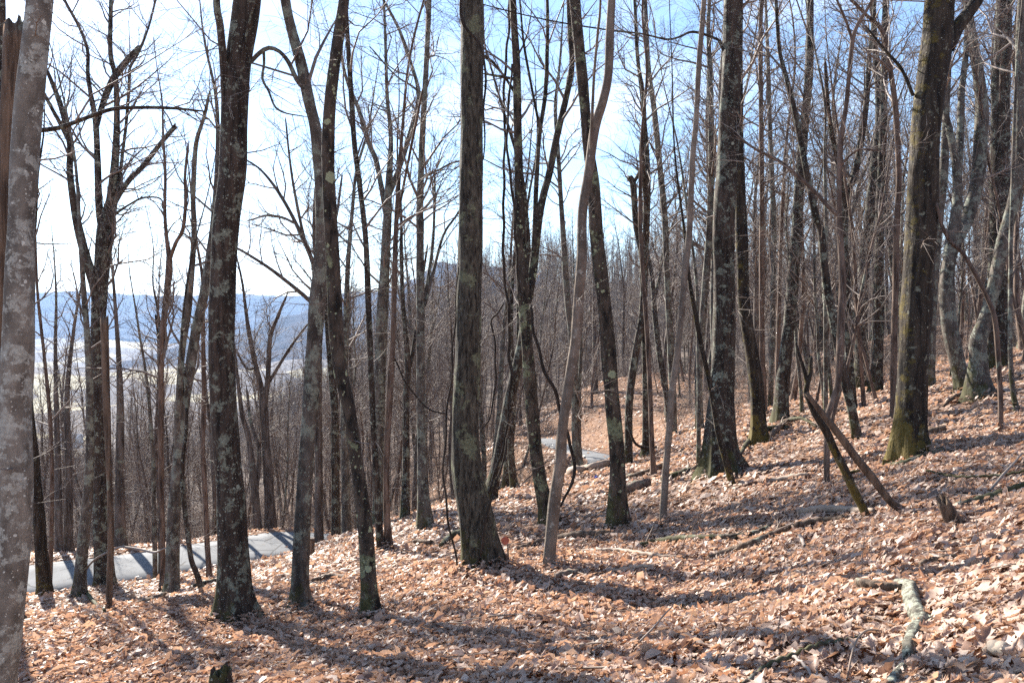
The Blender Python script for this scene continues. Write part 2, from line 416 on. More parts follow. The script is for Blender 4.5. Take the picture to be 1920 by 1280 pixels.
def stem_arrays(C, rad, sides, rng, rough=0.06, roots=0.0, broken=False, cap0=False):
    """one continuous stem: rings along C, lumpy in section, root flare at the start, splintered end if broken"""
    C = np.asarray(C, float); rad = np.maximum(np.asarray(rad, float), 0.002)
    n = len(C)
    T = np.gradient(C, axis=0); T /= np.linalg.norm(T, axis=1, keepdims=True) + 1e-12
    U = np.zeros_like(T)
    u = np.cross(T[0], (0, 1, 0.01)); u /= np.linalg.norm(u) + 1e-12
    for i in range(n):
        u = u - T[i] * (u @ T[i]); u /= np.linalg.norm(u) + 1e-12; U[i] = u
    W = np.cross(T, U)
    a = np.arange(sides) * 2 * math.pi / sides
    s = np.concatenate([[0], np.cumsum(np.linalg.norm(np.diff(C, axis=0), axis=1))])
    g = np.ones((n, sides))
    for k in (1, 2, 3, 4, 6):
        ph, om, am = rng.uniform(0, 6.28), rng.uniform(0.6, 2.6) * (1 if k < 4 else 2), rough * rng.uniform(0.5, 1.1) / (1 + 0.2 * k)
        g += am * np.sin(k * a[None, :] + ph + 1.2 * np.sin(om * s[:, None] + ph * 2))
    g += rough * 0.55 * np.sin(s * rng.uniform(4, 7) + rng.uniform(0, 6))[:, None] * np.sin(s * rng.uniform(1.3, 2.2) + 1)[:, None]
    if roots > 0:
        nr = rng.choice([4, 5, 6]); ph = rng.uniform(0, 6.28)
        lob = np.maximum(0, np.cos(nr * a + ph + 0.6 * np.sin(a * 2 + ph))) ** 1.5
        fall = np.exp(-np.maximum(0, s - 0.3) / (rad[0] * 1.6))
        g += roots * fall[:, None] * (lob[None, :] + 0.18)
    V = C[:, None, :] + (rad[:, None] * g)[:, :, None] * (np.cos(a)[None, :, None] * U[:, None, :] + np.sin(a)[None, :, None] * W[:, None, :])
    if broken:
        j = np.array([rng.uniform(-0.2, 1.0) for _ in range(sides)]) * rad[-1] * 1.7
        V[-1] += j[:, None] * T[-1][None, :]
    V = V.reshape(-1, 3)
    i, jx = np.meshgrid(np.arange(n - 1), np.arange(sides), indexing='ij')
    q = np.stack([i * sides + jx, i * sides + (jx + 1) % sides, (i + 1) * sides + (jx + 1) % sides, (i + 1) * sides + jx], -1).reshape(-1, 4)
    extra_v, extra_f = [], []
    if broken or rad[-1] > 0.006:
        c = len(V); extra_v.append(C[-1] - T[-1] * rad[-1] * (0.8 if broken else -0.15))
        b0 = (n - 1) * sides
        for k in range(0, sides, 1): extra_f.append((b0 + k, b0 + (k + 1) % sides, c, c))
    if cap0:
        c = len(V) + len(extra_v); extra_v.append(C[0] - T[0] * rad[0] * 0.1)
        for k in range(sides): extra_f.append(((k + 1) % sides, k, c, c))
    if extra_v:
        V = np.vstack([V, extra_v])
    return V, q, np.array([f[:3] for f in extra_f], np.int32).reshape(-1, 3)

def stem_mesh(name, C, rad, sides, material, parent, origin, rng, **kw):
    V, q, t = stem_arrays(np.asarray(C) - np.asarray(origin), rad, sides, rng, **kw)
    me = bpy.data.meshes.new(name)
    nl = q.size + t.size
    me.vertices.add(len(V)); me.vertices.foreach_set("co", V.astype(np.float32).ravel())
    me.loops.add(nl); me.loops.foreach_set("vertex_index", np.concatenate([q.ravel(), t.ravel()]).astype(np.int32))
    me.polygons.add(len(q) + len(t))
    tot = np.concatenate([np.full(len(q), 4), np.full(len(t), 3)]).astype(np.int32)
    me.polygons.foreach_set("loop_start", np.concatenate([[0], np.cumsum(tot)[:-1]]).astype(np.int32))
    me.polygons.foreach_set("loop_total", tot)
    me.polygons.foreach_set("use_smooth", np.concatenate([np.ones(len(q), bool), np.zeros(len(t), bool)]))
    me.update(calc_edges=True); me.materials.append(material)
    o = bpy.data.objects.new(name, me); COL.objects.link(o)
    if parent is not None: o.parent = parent
    return o

def thing(name, label, cat, loc, group=None):
    o = bpy.data.objects.new(name, None); COL.objects.link(o)
    o.location = loc; o.empty_display_size = 0.2
    o["label"] = label; o["category"] = cat
    if group: o["group"] = group
    return o
def tag(o, label=None, cat=None, group=None, kind=None):
    for k, v in (("label", label), ("category", cat), ("group", group), ("kind", kind)):
        if v: o[k] = v
    return o

# ------------------------------------------------------------------ ground, roads, hills
def litter_material():
    m, nt, out = mat("forest_floor")
    ge = nt.nodes.new("ShaderNodeNewGeometry"); P = ge.outputs["Position"]
    v = node(nt, "ShaderNodeTexVoronoi"); v.inputs["Scale"].default_value = 11; nt.links.new(P, v.inputs["Vector"])
    sp = nt.nodes.new("ShaderNodeSeparateColor"); nt.links.new(v.outputs["Color"], sp.inputs[0])
    near = ramp(nt, sp.outputs[0], [(0.0, (0.10, 0.058, 0.036)), (0.35, (0.23, 0.14, 0.092)), (0.7, (0.34, 0.23, 0.165)), (1.0, (0.17, 0.095, 0.058))])
    n1 = ramp(nt, noise(nt, P, 0.35, 5), [(0.3, (0.7, 0.7, 0.72)), (0.7, (1.12, 1.08, 1.05))])
    mu = nt.nodes.new("ShaderNodeMixRGB"); mu.blend_type = 'MULTIPLY'; mu.inputs["Fac"].default_value = 1
    nt.links.new(near.outputs["Color"], mu.inputs["Color1"]); nt.links.new(n1.outputs["Color"], mu.inputs["Color2"])
    far_n = noise(nt, P, 0.05, 6, 0.65)
    wood = ramp(nt, far_n, [(0.35, (0.075, 0.062, 0.055)), (0.65, (0.15, 0.12, 0.10))])
    fld = noise(nt, P, 0.0042, 2, 0.45)
    fm = ramp(nt, fld, [(0.555, (0, 0, 0)), (0.565, (1, 1, 1))])
    fc = ramp(nt, noise(nt, P, 0.013, 2), [(0.4, (0.34, 0.29, 0.17)), (0.6, (0.42, 0.37, 0.24))])
    farc = mixc(nt, fm.outputs["Color"], wood.outputs["Color"], fc.outputs["Color"])
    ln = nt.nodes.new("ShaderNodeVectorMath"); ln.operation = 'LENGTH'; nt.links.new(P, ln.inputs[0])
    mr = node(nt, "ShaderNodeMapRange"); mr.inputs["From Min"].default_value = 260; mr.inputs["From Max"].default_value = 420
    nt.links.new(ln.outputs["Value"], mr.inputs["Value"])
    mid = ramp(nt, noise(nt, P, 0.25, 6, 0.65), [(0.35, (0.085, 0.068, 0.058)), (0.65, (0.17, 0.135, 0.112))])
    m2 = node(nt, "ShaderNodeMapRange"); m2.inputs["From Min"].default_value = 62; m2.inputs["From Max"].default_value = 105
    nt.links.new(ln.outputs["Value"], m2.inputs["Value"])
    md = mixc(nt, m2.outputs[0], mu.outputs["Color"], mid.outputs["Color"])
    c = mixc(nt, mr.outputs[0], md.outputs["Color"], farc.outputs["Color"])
    b = nt.nodes.new("ShaderNodeBump"); b.inputs["Strength"].default_value = 0.9; b.inputs["Distance"].default_value = 0.05
    nt.links.new(maths(nt, 'ADD', v.outputs["Distance"], noise(nt, P, 18, 4)), b.inputs["Height"])
    p = node(nt, "ShaderNodeBsdfPrincipled"); p.inputs["Roughness"].default_value = 0.95; p.inputs["Specular IOR Level"].default_value = 0.1
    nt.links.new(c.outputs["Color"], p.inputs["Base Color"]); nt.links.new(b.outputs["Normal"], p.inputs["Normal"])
    nt.links.new(p.outputs[0], out.inputs["Surface"]); return m
M_FLOOR = litter_material()

ROAD_A = [at(-900, 1170, 19.0)[:2], at(-300, 1115, 22.2)[:2], (-14.9, 24.3), (-13.0, 25.0), (-11.2, 25.5), (-8.6, 26.3), (-6.6, 27.3), (-4.6, 29.2), (-2.2, 31.6), (0.6, 33.3),
          (3.3, 34.6), (4.1, 36.5), (3.6, 39.0), (2.7, 43.0), (2.1, 47.0), (1.2, 51.0), (-1.5, 55.0), (-6.0, 58.0), (-12, 60), (-20, 61), (-30, 61)]
RC = spline(np.array([(x, y, 0.0) for x, y in ROAD_A]), 0.4)[:, :2]
def road_half(y): return 1.55
def road_dist(X, Y):
    X = np.asarray(X).ravel(); Y = np.asarray(Y).ravel(); out = np.full(len(X), 99.0)
    box = (X > -45) & (X < 9) & (Y > 14) & (Y < 68)
    idx = np.nonzero(box)[0]
    for i in range(0, len(idx), 4000):
        j = idx[i:i + 4000]
        out[j] = np.sqrt(((X[j, None] - RC[:, 0]) ** 2 + (Y[j, None] - RC[:, 1]) ** 2).min(1))
    return out
def road_z():
    z = height(RC[:, 0], RC[:, 1]); k = np.ones(13) / 13
    zp = np.pad(z, 6, mode='edge'); return np.convolve(zp, k, 'valid')
RZ = road_z()
def ground_z(X, Y):
    """terrain with the road benched into it"""
    X = np.asarray(X, float); Y = np.asarray(Y, float); sh = X.shape
    z = height(X, Y).ravel(); x = X.ravel(); y = Y.ravel()
    box = np.nonzero((x > -45) & (x < 9) & (y > 14) & (y < 68))[0]
    for i in range(0, len(box), 4000):
        j = box[i:i + 4000]
        d2 = (x[j, None] - RC[:, 0]) ** 2 + (y[j, None] - RC[:, 1]) ** 2
        a = d2.argmin(1); d = np.sqrt(d2[np.arange(len(j)), a])
        k = 1 - smooth(1.8, 3.6, d)
        z[j] = z[j] * (1 - k) + RZ[a] * k - 0.05 * (d < 1.5)
    return z.reshape(sh)

_ths = np.radians(np.concatenate([np.arange(-180, -48, 4.0), np.arange(-48, 48, 0.5), np.arange(48, 180, 4.0)]))
_rs = np.concatenate([[0.0], np.geomspace(0.6, 14, 70), np.geomspace(14, 100, 110)[1:], np.geomspace(100, 8200, 80)[1:]])
_RR, _TT = np.meshgrid(_rs, _ths, indexing='ij')
GX, GY = _RR * np.sin(_TT), _RR * np.cos(_TT)
GZ = ground_z(GX, GY)
nr_, nt_ = GX.shape
i_, j_ = np.meshgrid(np.arange(nr_ - 1), np.arange(nt_), indexing='ij')
gq = np.stack([i_ * nt_ + j_, (i_ + 1) * nt_ + j_, (i_ + 1) * nt_ + (j_ + 1) % nt_, i_ * nt_ + (j_ + 1) % nt_], -1).reshape(-1, 4)[:, ::-1]
ground = link_mesh("ground", np.stack([GX, GY, GZ], -1).reshape(-1, 3), gq, M_FLOOR)
tag(ground, kind="structure")

def asphalt():
    m, nt, out = mat("asphalt")
    ge = nt.nodes.new("ShaderNodeNewGeometry"); P = ge.outputs["Position"]
    c = ramp(nt, noise(nt, P, 1.2, 6, 0.7), [(0.3, (0.105, 0.11, 0.118)), (0.7, (0.185, 0.192, 0.20))])
    c2 = mixc(nt, maths(nt, 'MULTIPLY', maths(nt, 'GREATER_THAN', noise(nt, P, 5, 4), 0.64), 0.5), c.outputs["Color"], (0.14, 0.115, 0.095))
    vc = node(nt, "ShaderNodeTexVoronoi"); vc.feature = 'DISTANCE_TO_EDGE'; vc.inputs["Scale"].default_value = 0.7; nt.links.new(P, vc.inputs["Vector"])
    ck = maths(nt, 'MULTIPLY', maths(nt, 'LESS_THAN', vc.outputs["Distance"], 0.02), maths(nt, 'GREATER_THAN', noise(nt, P, 0.6, 2), 0.5))
    c2 = mixc(nt, maths(nt, 'MULTIPLY', ck, 0.7), c2.outputs["Color"], (0.03, 0.03, 0.032))
    b = nt.nodes.new("ShaderNodeBump"); b.inputs["Strength"].default_value = 0.35; b.inputs["Distance"].default_value = 0.01
    nt.links.new(noise(nt, P, 60, 3), b.inputs["Height"])
    p = node(nt, "ShaderNodeBsdfPrincipled"); p.inputs["Roughness"].default_value = 0.9; p.inputs["Specular IOR Level"].default_value = 0.2
    nt.links.new(c2.outputs["Color"], p.inputs["Base Color"]); nt.links.new(b.outputs["Normal"], p.inputs["Normal"])
    nt.links.new(p.outputs[0], out.inputs["Surface"]); return m
def build_road():
    t = np.gradient(RC, axis=0); t /= np.linalg.norm(t, axis=1, keepdims=True); nrm = np.stack([-t[:, 1], t[:, 0]], 1)
    offs = np.array([-1.62, -1.55, -0.8, 0, 0.8, 1.55, 1.62])
    P = RC[:, None, :] + offs[None, :, None] * nrm[:, None, :] * (1 - 0.6 * smooth(30, 36, RC[:, 1])[:, None, None]) * (1 + 0.03 * np.sin(np.arange(len(RC)) * 0.7))[:, None, None]
    z = RZ[:, None] + np.array([-0.12, 0.012, 0.03, 0.042, 0.03, 0.012, -0.12])[None, :]
    V = np.concatenate([P, z[..., None]], -1)
    n, k = V.shape[:2]
    i, j = np.meshgrid(np.arange(n - 1), np.arange(k - 1), indexing='ij')
    q = np.stack([i * k + j, (i + 1) * k + j, (i + 1) * k + j + 1, i * k + j + 1], -1).reshape(-1, 4)[:, ::-1]
    o = link_mesh("road", V.reshape(-1, 3), q, asphalt()); tag(o, kind="structure")
build_road()

def hills_material():
    m, nt, out = mat("wooded_mountain")
    ge = nt.nodes.new("ShaderNodeNewGeometry"); P = ge.outputs["Position"]
    c = ramp(nt, noise(nt, P, 0.006, 8, 0.7), [(0.35, (0.06, 0.055, 0.055)), (0.6, (0.12, 0.10, 0.09)), (0.75, (0.17, 0.15, 0.12))])
    b = nt.nodes.new("ShaderNodeBump"); b.inputs["Strength"].default_value = 1; b.inputs["Distance"].default_value = 25
    nt.links.new(noise(nt, P, 0.02, 6, 0.7), b.inputs["Height"])
    p = node(nt, "ShaderNodeBsdfPrincipled"); p.inputs["Roughness"].default_value = 1; p.inputs["Specular IOR Level"].default_value = 0
    nt.links.new(c.outputs["Color"], p.inputs["Base Color"]); nt.links.new(b.outputs["Normal"], p.inputs["Normal"])
    nt.links.new(p.outputs[0], out.inputs["Surface"]); return m
M_HILL = hills_material()
def ridge(name, prof, Y0, depth, base, seed, rough):
    """a mountain whose skyline passes through the given pixels when seen from the viewpoint"""
    xs = np.array([at(px, py, Y0)[0] for px, py in prof]); zs = np.array([at(px, py, Y0)[2] for px, py in prof])
    X = np.linspace(xs[0], xs[-1], 200); S = np.linspace(-1, 1, 46)
    top = np.interp(X, xs, zs); k = np.ones(9) / 9; top = np.convolve(np.pad(top, 4, mode='edge'), k, 'valid')
    XX, SS = np.meshgrid(X, S, indexing='ij')
    prof_s = np.exp(-(np.abs(SS) * 1.9) ** 1.6)
    Z = base + (top[:, None] - base) * prof_s
    amp = (top[:, None] - base) * rough * (0.25 + np.abs(SS)) * (1 - np.abs(SS)) * 2
    Z += amp * hum(XX, SS * depth, depth * 0.16, seed) * 0.5 + amp * 0.4 * hum(XX, SS * depth, depth * 0.06, seed + 1)
    V = np.stack([XX, Y0 + SS * depth, Z], -1); n, m_ = V.shape[:2]
    i, j = np.meshgrid(np.arange(n - 1), np.arange(m_ - 1), indexing='ij')
    q = np.stack([i * m_ + j, (i + 1) * m_ + j, (i + 1) * m_ + j + 1, i * m_ + j + 1], -1).reshape(-1, 4)
    o = link_mesh(name, V.reshape(-1, 3), q, M_HILL); tag(o, kind="structure"); return o
ridge("mountain", [(380, 640), (480, 622), (560, 592), (650, 552), (700, 540), (740, 527), (780, 513), (830, 503), (870, 498), (920, 503), (960, 512), (1000, 520),
                   (1050, 531), (1085, 545), (1120, 562), (1180, 580), (1260, 596), (1400, 640)], 3300, 1150, -175, 0.3, 0.22)
ridge("far_ridge", [(-900, 600), (-500, 552), (-100, 556), (60, 551), (130, 546), (200, 549), (260, 555), (330, 553), (420, 551), (500, 556), (560, 553), (640, 556), (800, 552),
                    (1000, 560), (1200, 556), (1500, 560), (1900, 556), (2300, 560), (2700, 600)], 6400, 1300, -175, 1.1, 0.1)

# air between here and the far hills
hz_me = bpy.data.meshes.new("haze")
_x0, _x1, _y0, _y1, _z0, _z1 = -8400, 8400, -8400, 8400, -235, 340
hz_me.from_pydata([(x, y, z) for x in (_x0, _x1) for y in (_y0, _y1) for z in (_z0, _z1)], [],
                  [(0, 1, 3, 2), (4, 6, 7, 5), (0, 4, 5, 1), (2, 3, 7, 6), (0, 2, 6, 4), (1, 5, 7, 3)])
hz = bpy.data.objects.new("haze", hz_me); COL.objects.link(hz); hz["kind"] = "stuff"
m, nt, out = mat("haze_air")
pv = nt.nodes.new("ShaderNodeVolumePrincipled")
pv.inputs["Color"].default_value = (0.40, 0.62, 1.0, 1); pv.inputs["Density"].default_value = 0.00008
pv.inputs["Anisotropy"].default_value = 0.2
nt.links.new(pv.outputs[0], out.inputs["Volume"]); hz_me.materials.append(m)

# ------------------------------------------------------------------ trees read from the photograph
def chain(pts, Y, rng, drift=0.0, y_end=None):
    """pixel polyline (x, y, width) -> points and radii at distance Y, drifting in depth along its length"""
    out = []
    n = len(pts)
    for i, q in enumerate(pts):
        t = i / max(1, n - 1)
        Yi = Y + drift * t * t * (3 - 2 * t)
        p = at(q[0], q[1], Yi); out.append((*p, px_m(q[2], Yi) / 2))
    return np.array(out)
TREES = []
def tree(kind, label, bk, pts, limbs=(), D=None, H=17.0, cb=0.36, nl=16, dens=1.0, broken=False, roots=0.55, twigs=None, cat="tree", group=None, up=0.10, twm=None, low=0):
    """kind/label/bark, the trunk's pixels from the foot up, forks and limbs, where it stands, its full height"""
    rng = random.Random(len(TREES) * 31 + 5)
    if D is None: b = hit(pts[0][0], pts[0][1])
    else: b = at(pts[0][0], pts[0][1], D)
    Y = b[1]
    gz = float(ground_z(np.array([b[0]]), np.array([b[1]]))[0])
    b = (b[0], b[1], gz)
    root = thing(kind, label, cat, b, group)
    K = chain(pts, Y, rng, rng.uniform(-0.06, 0.06) * Y * 0.4)
    wmax = max(q[2] for q in pts[1:] or pts)
    sides = 30 if wmax > 42 else 22 if wmax > 24 else 14 if wmax > 12 else 9
    foot = K[0].copy(); foot[2] = gz - 0.30; foot[3] *= 1.12
    K[0][2] = max(K[0][2], gz)
    rows = [foot] + list(K)
    top_px = pts[-1][1]
    ext = H > 0 and (K[-1][2] - gz) < H and not broken
    if ext:
        p, d = K[-1][:3], unit(K[-1][:3] - K[-2][:3]); r = K[-1][3]
        left = H - (K[-1][2] - gz); n = max(3, int(left / 1.3))
        for i in range(n):
            d = unit((d[0] * 0.93 + rng.gauss(0, 0.08), d[1] * 0.93 + rng.gauss(0, 0.08), d[2] + 0.08))
            p = p + np.array(d) * left / n
            rows.append(np.array([*p, max(0.008, r * (1 - (i + 1) / n) ** 0.8)]))
    Cs = spline(np.array(rows), max(0.12, K[1][3] * 0.7 if len(K) > 1 else 0.1))
    stem_mesh("trunk", Cs[:, :3], Cs[:, 3], sides, BARK[bk], root, b, rng, roots=roots, broken=broken,
              rough=0.055 if wmax > 12 else 0.08)
    paths = [Cs]
    for lb in limbs:
        brk = False
        if lb and lb[0] == 'broken': brk, lb = True, lb[1:]
        Lp = chain(lb, Y, rng, 0)
        # start where the limb meets the trunk, then drift towards or away from the viewer
        sp_ = np.linalg.norm(Cs[:, None, :3] - Lp[None, :1, :3], axis=2).argmin()
        Y_at = Cs[sp_, 1]; dr = rng.uniform(-0.35, 0.35) * np.linalg.norm(Lp[-1, :3] - Lp[0, :3])
        Lp = np.array([(*at(q[0], q[1], Y_at + dr * (i / (len(lb) - 1))), px_m(q[2], Y_at) / 2) for i, q in enumerate(lb)])
        rws = list(Lp)
        if not brk and H > 0 and lb[-1][1] < 60:
            p, d, r = Lp[-1][:3], unit(Lp[-1][:3] - Lp[-2][:3]), Lp[-1][3]
            left = max(2.0, (gz + H * rng.uniform(0.8, 1.0)) - p[2]); n = max(3, int(left / 1.2))
            for i in range(n):
                d = unit((d[0] * 0.95 + rng.gauss(0, 0.1), d[1] * 0.95 + rng.gauss(0, 0.1), d[2] + 0.06))
                p = p + np.array(d) * left / n; rws.append(np.array([*p, max(0.006, r * (1 - (i + 1) / n) ** 0.8)]))
        elif not brk:
            p, d = Lp[-1][:3], unit(Lp[-1][:3] - Lp[-2][:3])
            rws.append(np.array([*(p + np.array(d) * Lp[-1][3] * 8), 0.004]))
        Ls = spline(np.array(rws), max(0.08, Lp[0, 3] * 0.7))
        wl_ = max(q[2] for q in lb)
        stem_mesh("limb", Ls[:, :3], Ls[:, 3], 16 if wl_ > 14 else 10 if wl_ > 7 else 7, BARK[bk], root, b, rng, broken=brk, rough=0.05)
        paths.append(Ls)
    if H > 0 and nl > 0:
        B = Tubes(); tot = 0
        for k, S in enumerate(paths):
            seg = np.linalg.norm(np.diff(S[:, :3], axis=0), axis=1); s = np.concatenate([[0], np.cumsum(seg)]); L = s[-1]
            kk = 0.3 if Y < 15 else 1.9; cnt = int(nl * 1.1 * kk) if k == 0 else max(4, int(nl * 0.5 * kk * min(1.0, L / 6)))
            lo = cb if k == 0 else 0.12
            for _ in range(cnt):
                t = lo + (0.995 - lo) * rng.random() ** 0.85
                i = min(np.searchsorted(s, t * L), len(S) - 1); i = max(i, 1)
                ax = unit(S[i, :3] - S[i - 1, :3]); r = S[i, 3]
                d = deflect(ax, rng.uniform(0.6, 1.25), rng)
                ln = rng.uniform(1.0, 2.7) * (1.2 - 0.55 * t) * min(1.25, H / 15)
                grow(B, tuple(S[i, :3] + np.array(d) * r * 0.5), d, ln, min(r * 0.5, 0.008 + 0.011 * ln), 1, rng, dens * (0.8 if Y < 15 else 1.0), up)
            for _ in range(low + 5 if k == 0 else 0):      # fine level twigs on the bare bole
                t = rng.uniform(0.10, 0.62); i = max(1, min(np.searchsorted(s, t * L), len(S) - 1)); r = S[i, 3]
                a = rng.uniform(0, 6.28); d = unit((math.cos(a), math.sin(a), rng.uniform(-0.1, 0.35)))
                grow(B, tuple(S[i, :3] + np.array(d) * r * 0.8), d, rng.uniform(0.5, 1.5), 0.007, 2, rng, 1.3, 0.02, 0.25, 0.0025)
        B.build("crown", twm or TWIG, root, b)
    TREES.append((b[0], b[1], float(Cs[0, 3])))
    return root

tree("bare_tree", "pale smooth trunk blotched with white lichen, nearest one, foot out of view", 'pale',
     [(-24,1490,92),(-10,1280,72),(14,1100,66),(28,950,60),(25,800,56),(34,640,52),(40,430,47),(52,220,47),(75,0,42),(88,-150,38)], D=6.2, H=16, nl=9, roots=0.25)
tree("dead_snag", "brown dead trunk with a splintered broken top close behind the nearest pale trunk", 'wood',
     [(-16,1200,44),(-9,900,38),(0,640,35),(12,430,34),(21,200,34),(25,58,33)], D=8.5, H=0, broken=True, cat="dead tree")
tree("bare_tree", "dark narrow trunk half hidden by the nearest pale trunk, foot just showing beside it", 'dark',
     [(34,1170,26),(26,1100,20),(16,950,19),(10,700,17),(6,400,15),(2,150,13),(4,0,11)], nl=10,
     limbs=[[(5,262,9),(60,247,9),(110,240,9),(160,222,8),(210,205,8),(260,202,7),(320,203,6),(372,208,4)]])
tree("bare_tree", "mossy bent trunk at the near road edge whose top leans behind the nearest pale trunk", 'mossy',
     [(84,1117,25),(78,1040,22),(69,920,19),(63,850,17),(53,740,14),(54,620,11),(58,500,9),(66,400,7)], H=13, nl=9)
tree("sapling", "thin straight sapling touching the foot of the mossy bent roadside trunk", 'red',
     [(93,1110,10),(97,960,8),(97,860,8),(92,760,7),(82,660,6),(70,540,5),(66,430,4)], H=12, nl=9, cat="sapling")
tree("bare_tree", "slim tan trunk leaning right, standing just left of the big forked roadside tree", 'grey',
     [(147,1119,25),(151,1070,21),(160,980,19),(168,880,17),(169,760,14),(164,640,11),(156,530,9),(150,440,7)], H=14, nl=9)
tree("forked_tree", "big dark tree at the road edge that forks into many upright broken limbs", 'dark',
     [(196,1102,42),(194,1060,33),(190,960,29),(187,860,28),(185,720,26),(184,620,25),(187,540,26),(195,450,28),(200,410,26),(207,380,18),(214,319,14),(219,235,11),(217,150,9),(207,100,8),(208,0,7)],
     H=15, nl=19, cb=0.5, limbs=[
      [(186,600,20),(178,541,19),(160,480,17),(146,425,15),(137,375,13),(131,319,12),(132,268,12),(117,208,10),(100,161,8),(86,128,6)],
      [(131,268,8),(112,230,8),(98,205,7),(84,178,6)],
      [(196,440,17),(186,386,13),(183,302,11),(180,235,10),(173,191,9),(165,141,7),(164,94,6),(148,50,5),(121,0,5)],
      ['broken',(181,235,10),(188,210,10),(199,178,12),(214,146,13),(235,118,12),(258,92,10)],
      ['broken',(207,405,12),(218,375,10),(242,339,9),(268,312,9),(302,268,8),(328,238,9)],
      [(222,360,7),(230,285,6),(236,235,6),(242,160,6),(243,130,5),(262,94,5),(279,50,4),(292,0,4)],
      [(214,402,6),(240,385,4),(268,371,4),(300,372,3),(306,390,3)]])
tree("dead_snag", "slim brown dead stem with a snapped top pressed against the big forked roadside tree", 'wood',
     [(204,1143,12),(208,1000,11),(204,860,11),(199,720,13),(196,598,14)], H=0, broken=True, roots=0.1, cat="dead tree")
tree("forked_tree", "double stemmed leaning tree whose two stems cross, beside the thick dark lichened trunk", 'grey',
     [(322,1115,30),(324,1060,25),(327,960,24),(336,860,22),(344,770,20),(357,690,19),(368,620,18),(384,545,17),(395,470,15),(402,400,12),(408,300,9)], H=14, nl=12,
     limbs=[[(332,860,14),(335,760,13),(341,660,12),(352,590,12),(360,500,11),(364,430,10),(362,370,9),(366,286,8),(371,255,7),(383,218,6),(390,186,5)]])
tree("forked_tree", "slender brown tree forking in a narrow V at skyline height left of the crossing stems", 'red',
     [(306,1107,12),(304,1000,10),(302,860,10),(302,740,10),(304,640,10),(312,560,11),(318,490,11),(313,450,7),(309,400,6),(310,330,5),(306,250,4)], H=13, nl=12,
     limbs=[[(319,484,8),(330,455,7),(343,430,7),(348,380,6),(347,330,5),(352,280,4)]])
tree("sapling", "thin grey sapling rising beside the slender V forked tree, kinked halfway up", 'grey',
     [(291,1083,9),(289,960,8),(287,860,7),(281,770,6),(272,690,5),(262,630,4)], H=10, nl=8, cat="sapling")
tree("sapling", "thin sapling with a snapped side stub left of the slender V forked tree", 'dark',
     [(300,1085,7),(300,950,6),(299,840,6),(298,700,5),(300,610,4)], H=11, nl=8, cat="sapling", limbs=[['broken',(300,660,6),(296,625,5),(292,592,5)]])
tree("sapling", "thin dark sapling bowing left from its foot near the thick lichened trunk", 'dark',
     [(380,1112,13),(369,1075,11),(359,1050,10),(352,1001,10),(344,930,9),(342,870,8),(350,800,7),(348,720,6),(340,640,5)], H=9, nl=7, cat="sapling")
tree("sapling", "straight brown sapling standing close left of the thick dark lichened trunk", 'red',
     [(394,1084,12),(388,1010,10),(384,917,10),(381,850,9),(382,740,9),(381,630,8),(379,520,6)], H=12, nl=8, cat="sapling")
tree("bare_tree", "thick dark trunk with pale lichen spots and a wide mossy flared foot", 'dark',
     [(441,1166,74),(438,1115,57),(437,1050,52),(432,930,50),(424,850,47),(415,700,47),(417,560,46),(422,430,46),(434,330,47),(438,235,48),(444,130,47),(462,0,48),(476,-150,46)],
     H=20, nl=12, roots=0.5, limbs=[[(428,290,16),(424,220,15),(420,130,14),(413,50,13),(406,-10,12)], [(446,190,7),(452,120,5),(470,30,4),(486,-20,3)]])
tree("forked_tree", "mottled grey trunk with an arching side limb and pale bark high up, mossy foot", 'grey',
     [(563,1143,48),(563,1105,35),(567,1000,30),(575,860,28),(586,700,30),(596,560,29),(605,480,27),(606,400,26),(600,310,24),(592,240,22),(580,190,21),(565,120,20),(548,60,18),(535,0,18),(528,-80,16)],
     H=18, nl=14, limbs=[[(576,172,10),(557,150,9),(541,117,8),(524,97,7),(504,90,8),(486,100,8),(469,118,7)],
                         [(494,92,6),(495,120,5),(492,148,5),(504,172,4),(513,196,4),(522,206,4),(538,213,3),(568,218,2)]])
tree("bare_tree", "twisting trunk with large green lichen patches leaning left over a straight lower bole", 'plate',
     [(695,1156,36),(691,1090,31),(686,1000,29),(678,930,26),(668,860,25),(653,760,23),(639,700,25),(630,620,26),(626,540,26),(623,480,25),(619,400,24),(615,300,24),(618,200,22),(630,100,21),(641,30,20),(650,-60,18)], H=18, nl=14)
tree("bare_tree", "slender dark stem sharing a foot with a pale twin in the middle of the slope", 'dark',
     [(716,1032,17),(711,990,14),(706,900,12),(700,800,11),(694,650,11),(690,550,11),(686,450,10),(675,350,10),(665,275,10),(657,150,9),(652,75,8),(648,0,7)], H=16, nl=9, roots=0.2)
tree("bare_tree", "pale brown stem fused at the foot with a slender dark twin, forking high up", 'red',
     [(729,1030,19),(726,975,13),(725,875,12),(730,750,12),(737,625,11),(740,500,10),(743,415,9),(748,330,8),(754,250,6)], H=15, nl=8, roots=0.2,
     limbs=[[(743,420,6),(760,330,5),(776,250,5),(790,180,4)]])
tree("forked_tree", "tan trunk with a broad fan shaped fork behind the dark and pale twin stems", 'grey',
     [(711,985,26),(710,900,22),(711,800,21),(713,700,21),(716,600,22),(722,500,19),(727,400,17),(728,362,15),(733,260,9),(726,180,7),(722,60,5),(720,0,4)], H=16, nl=12,
     limbs=[[(724,400,12),(714,345,10),(705,300,10),(690,265,9),(672,205,8),(650,150,6),(635,80,5)],
            [(729,365,11),(745,325,10),(760,280,9),(777,220,9),(785,175,8),(768,110,6),(750,60,6),(730,20,5)]])
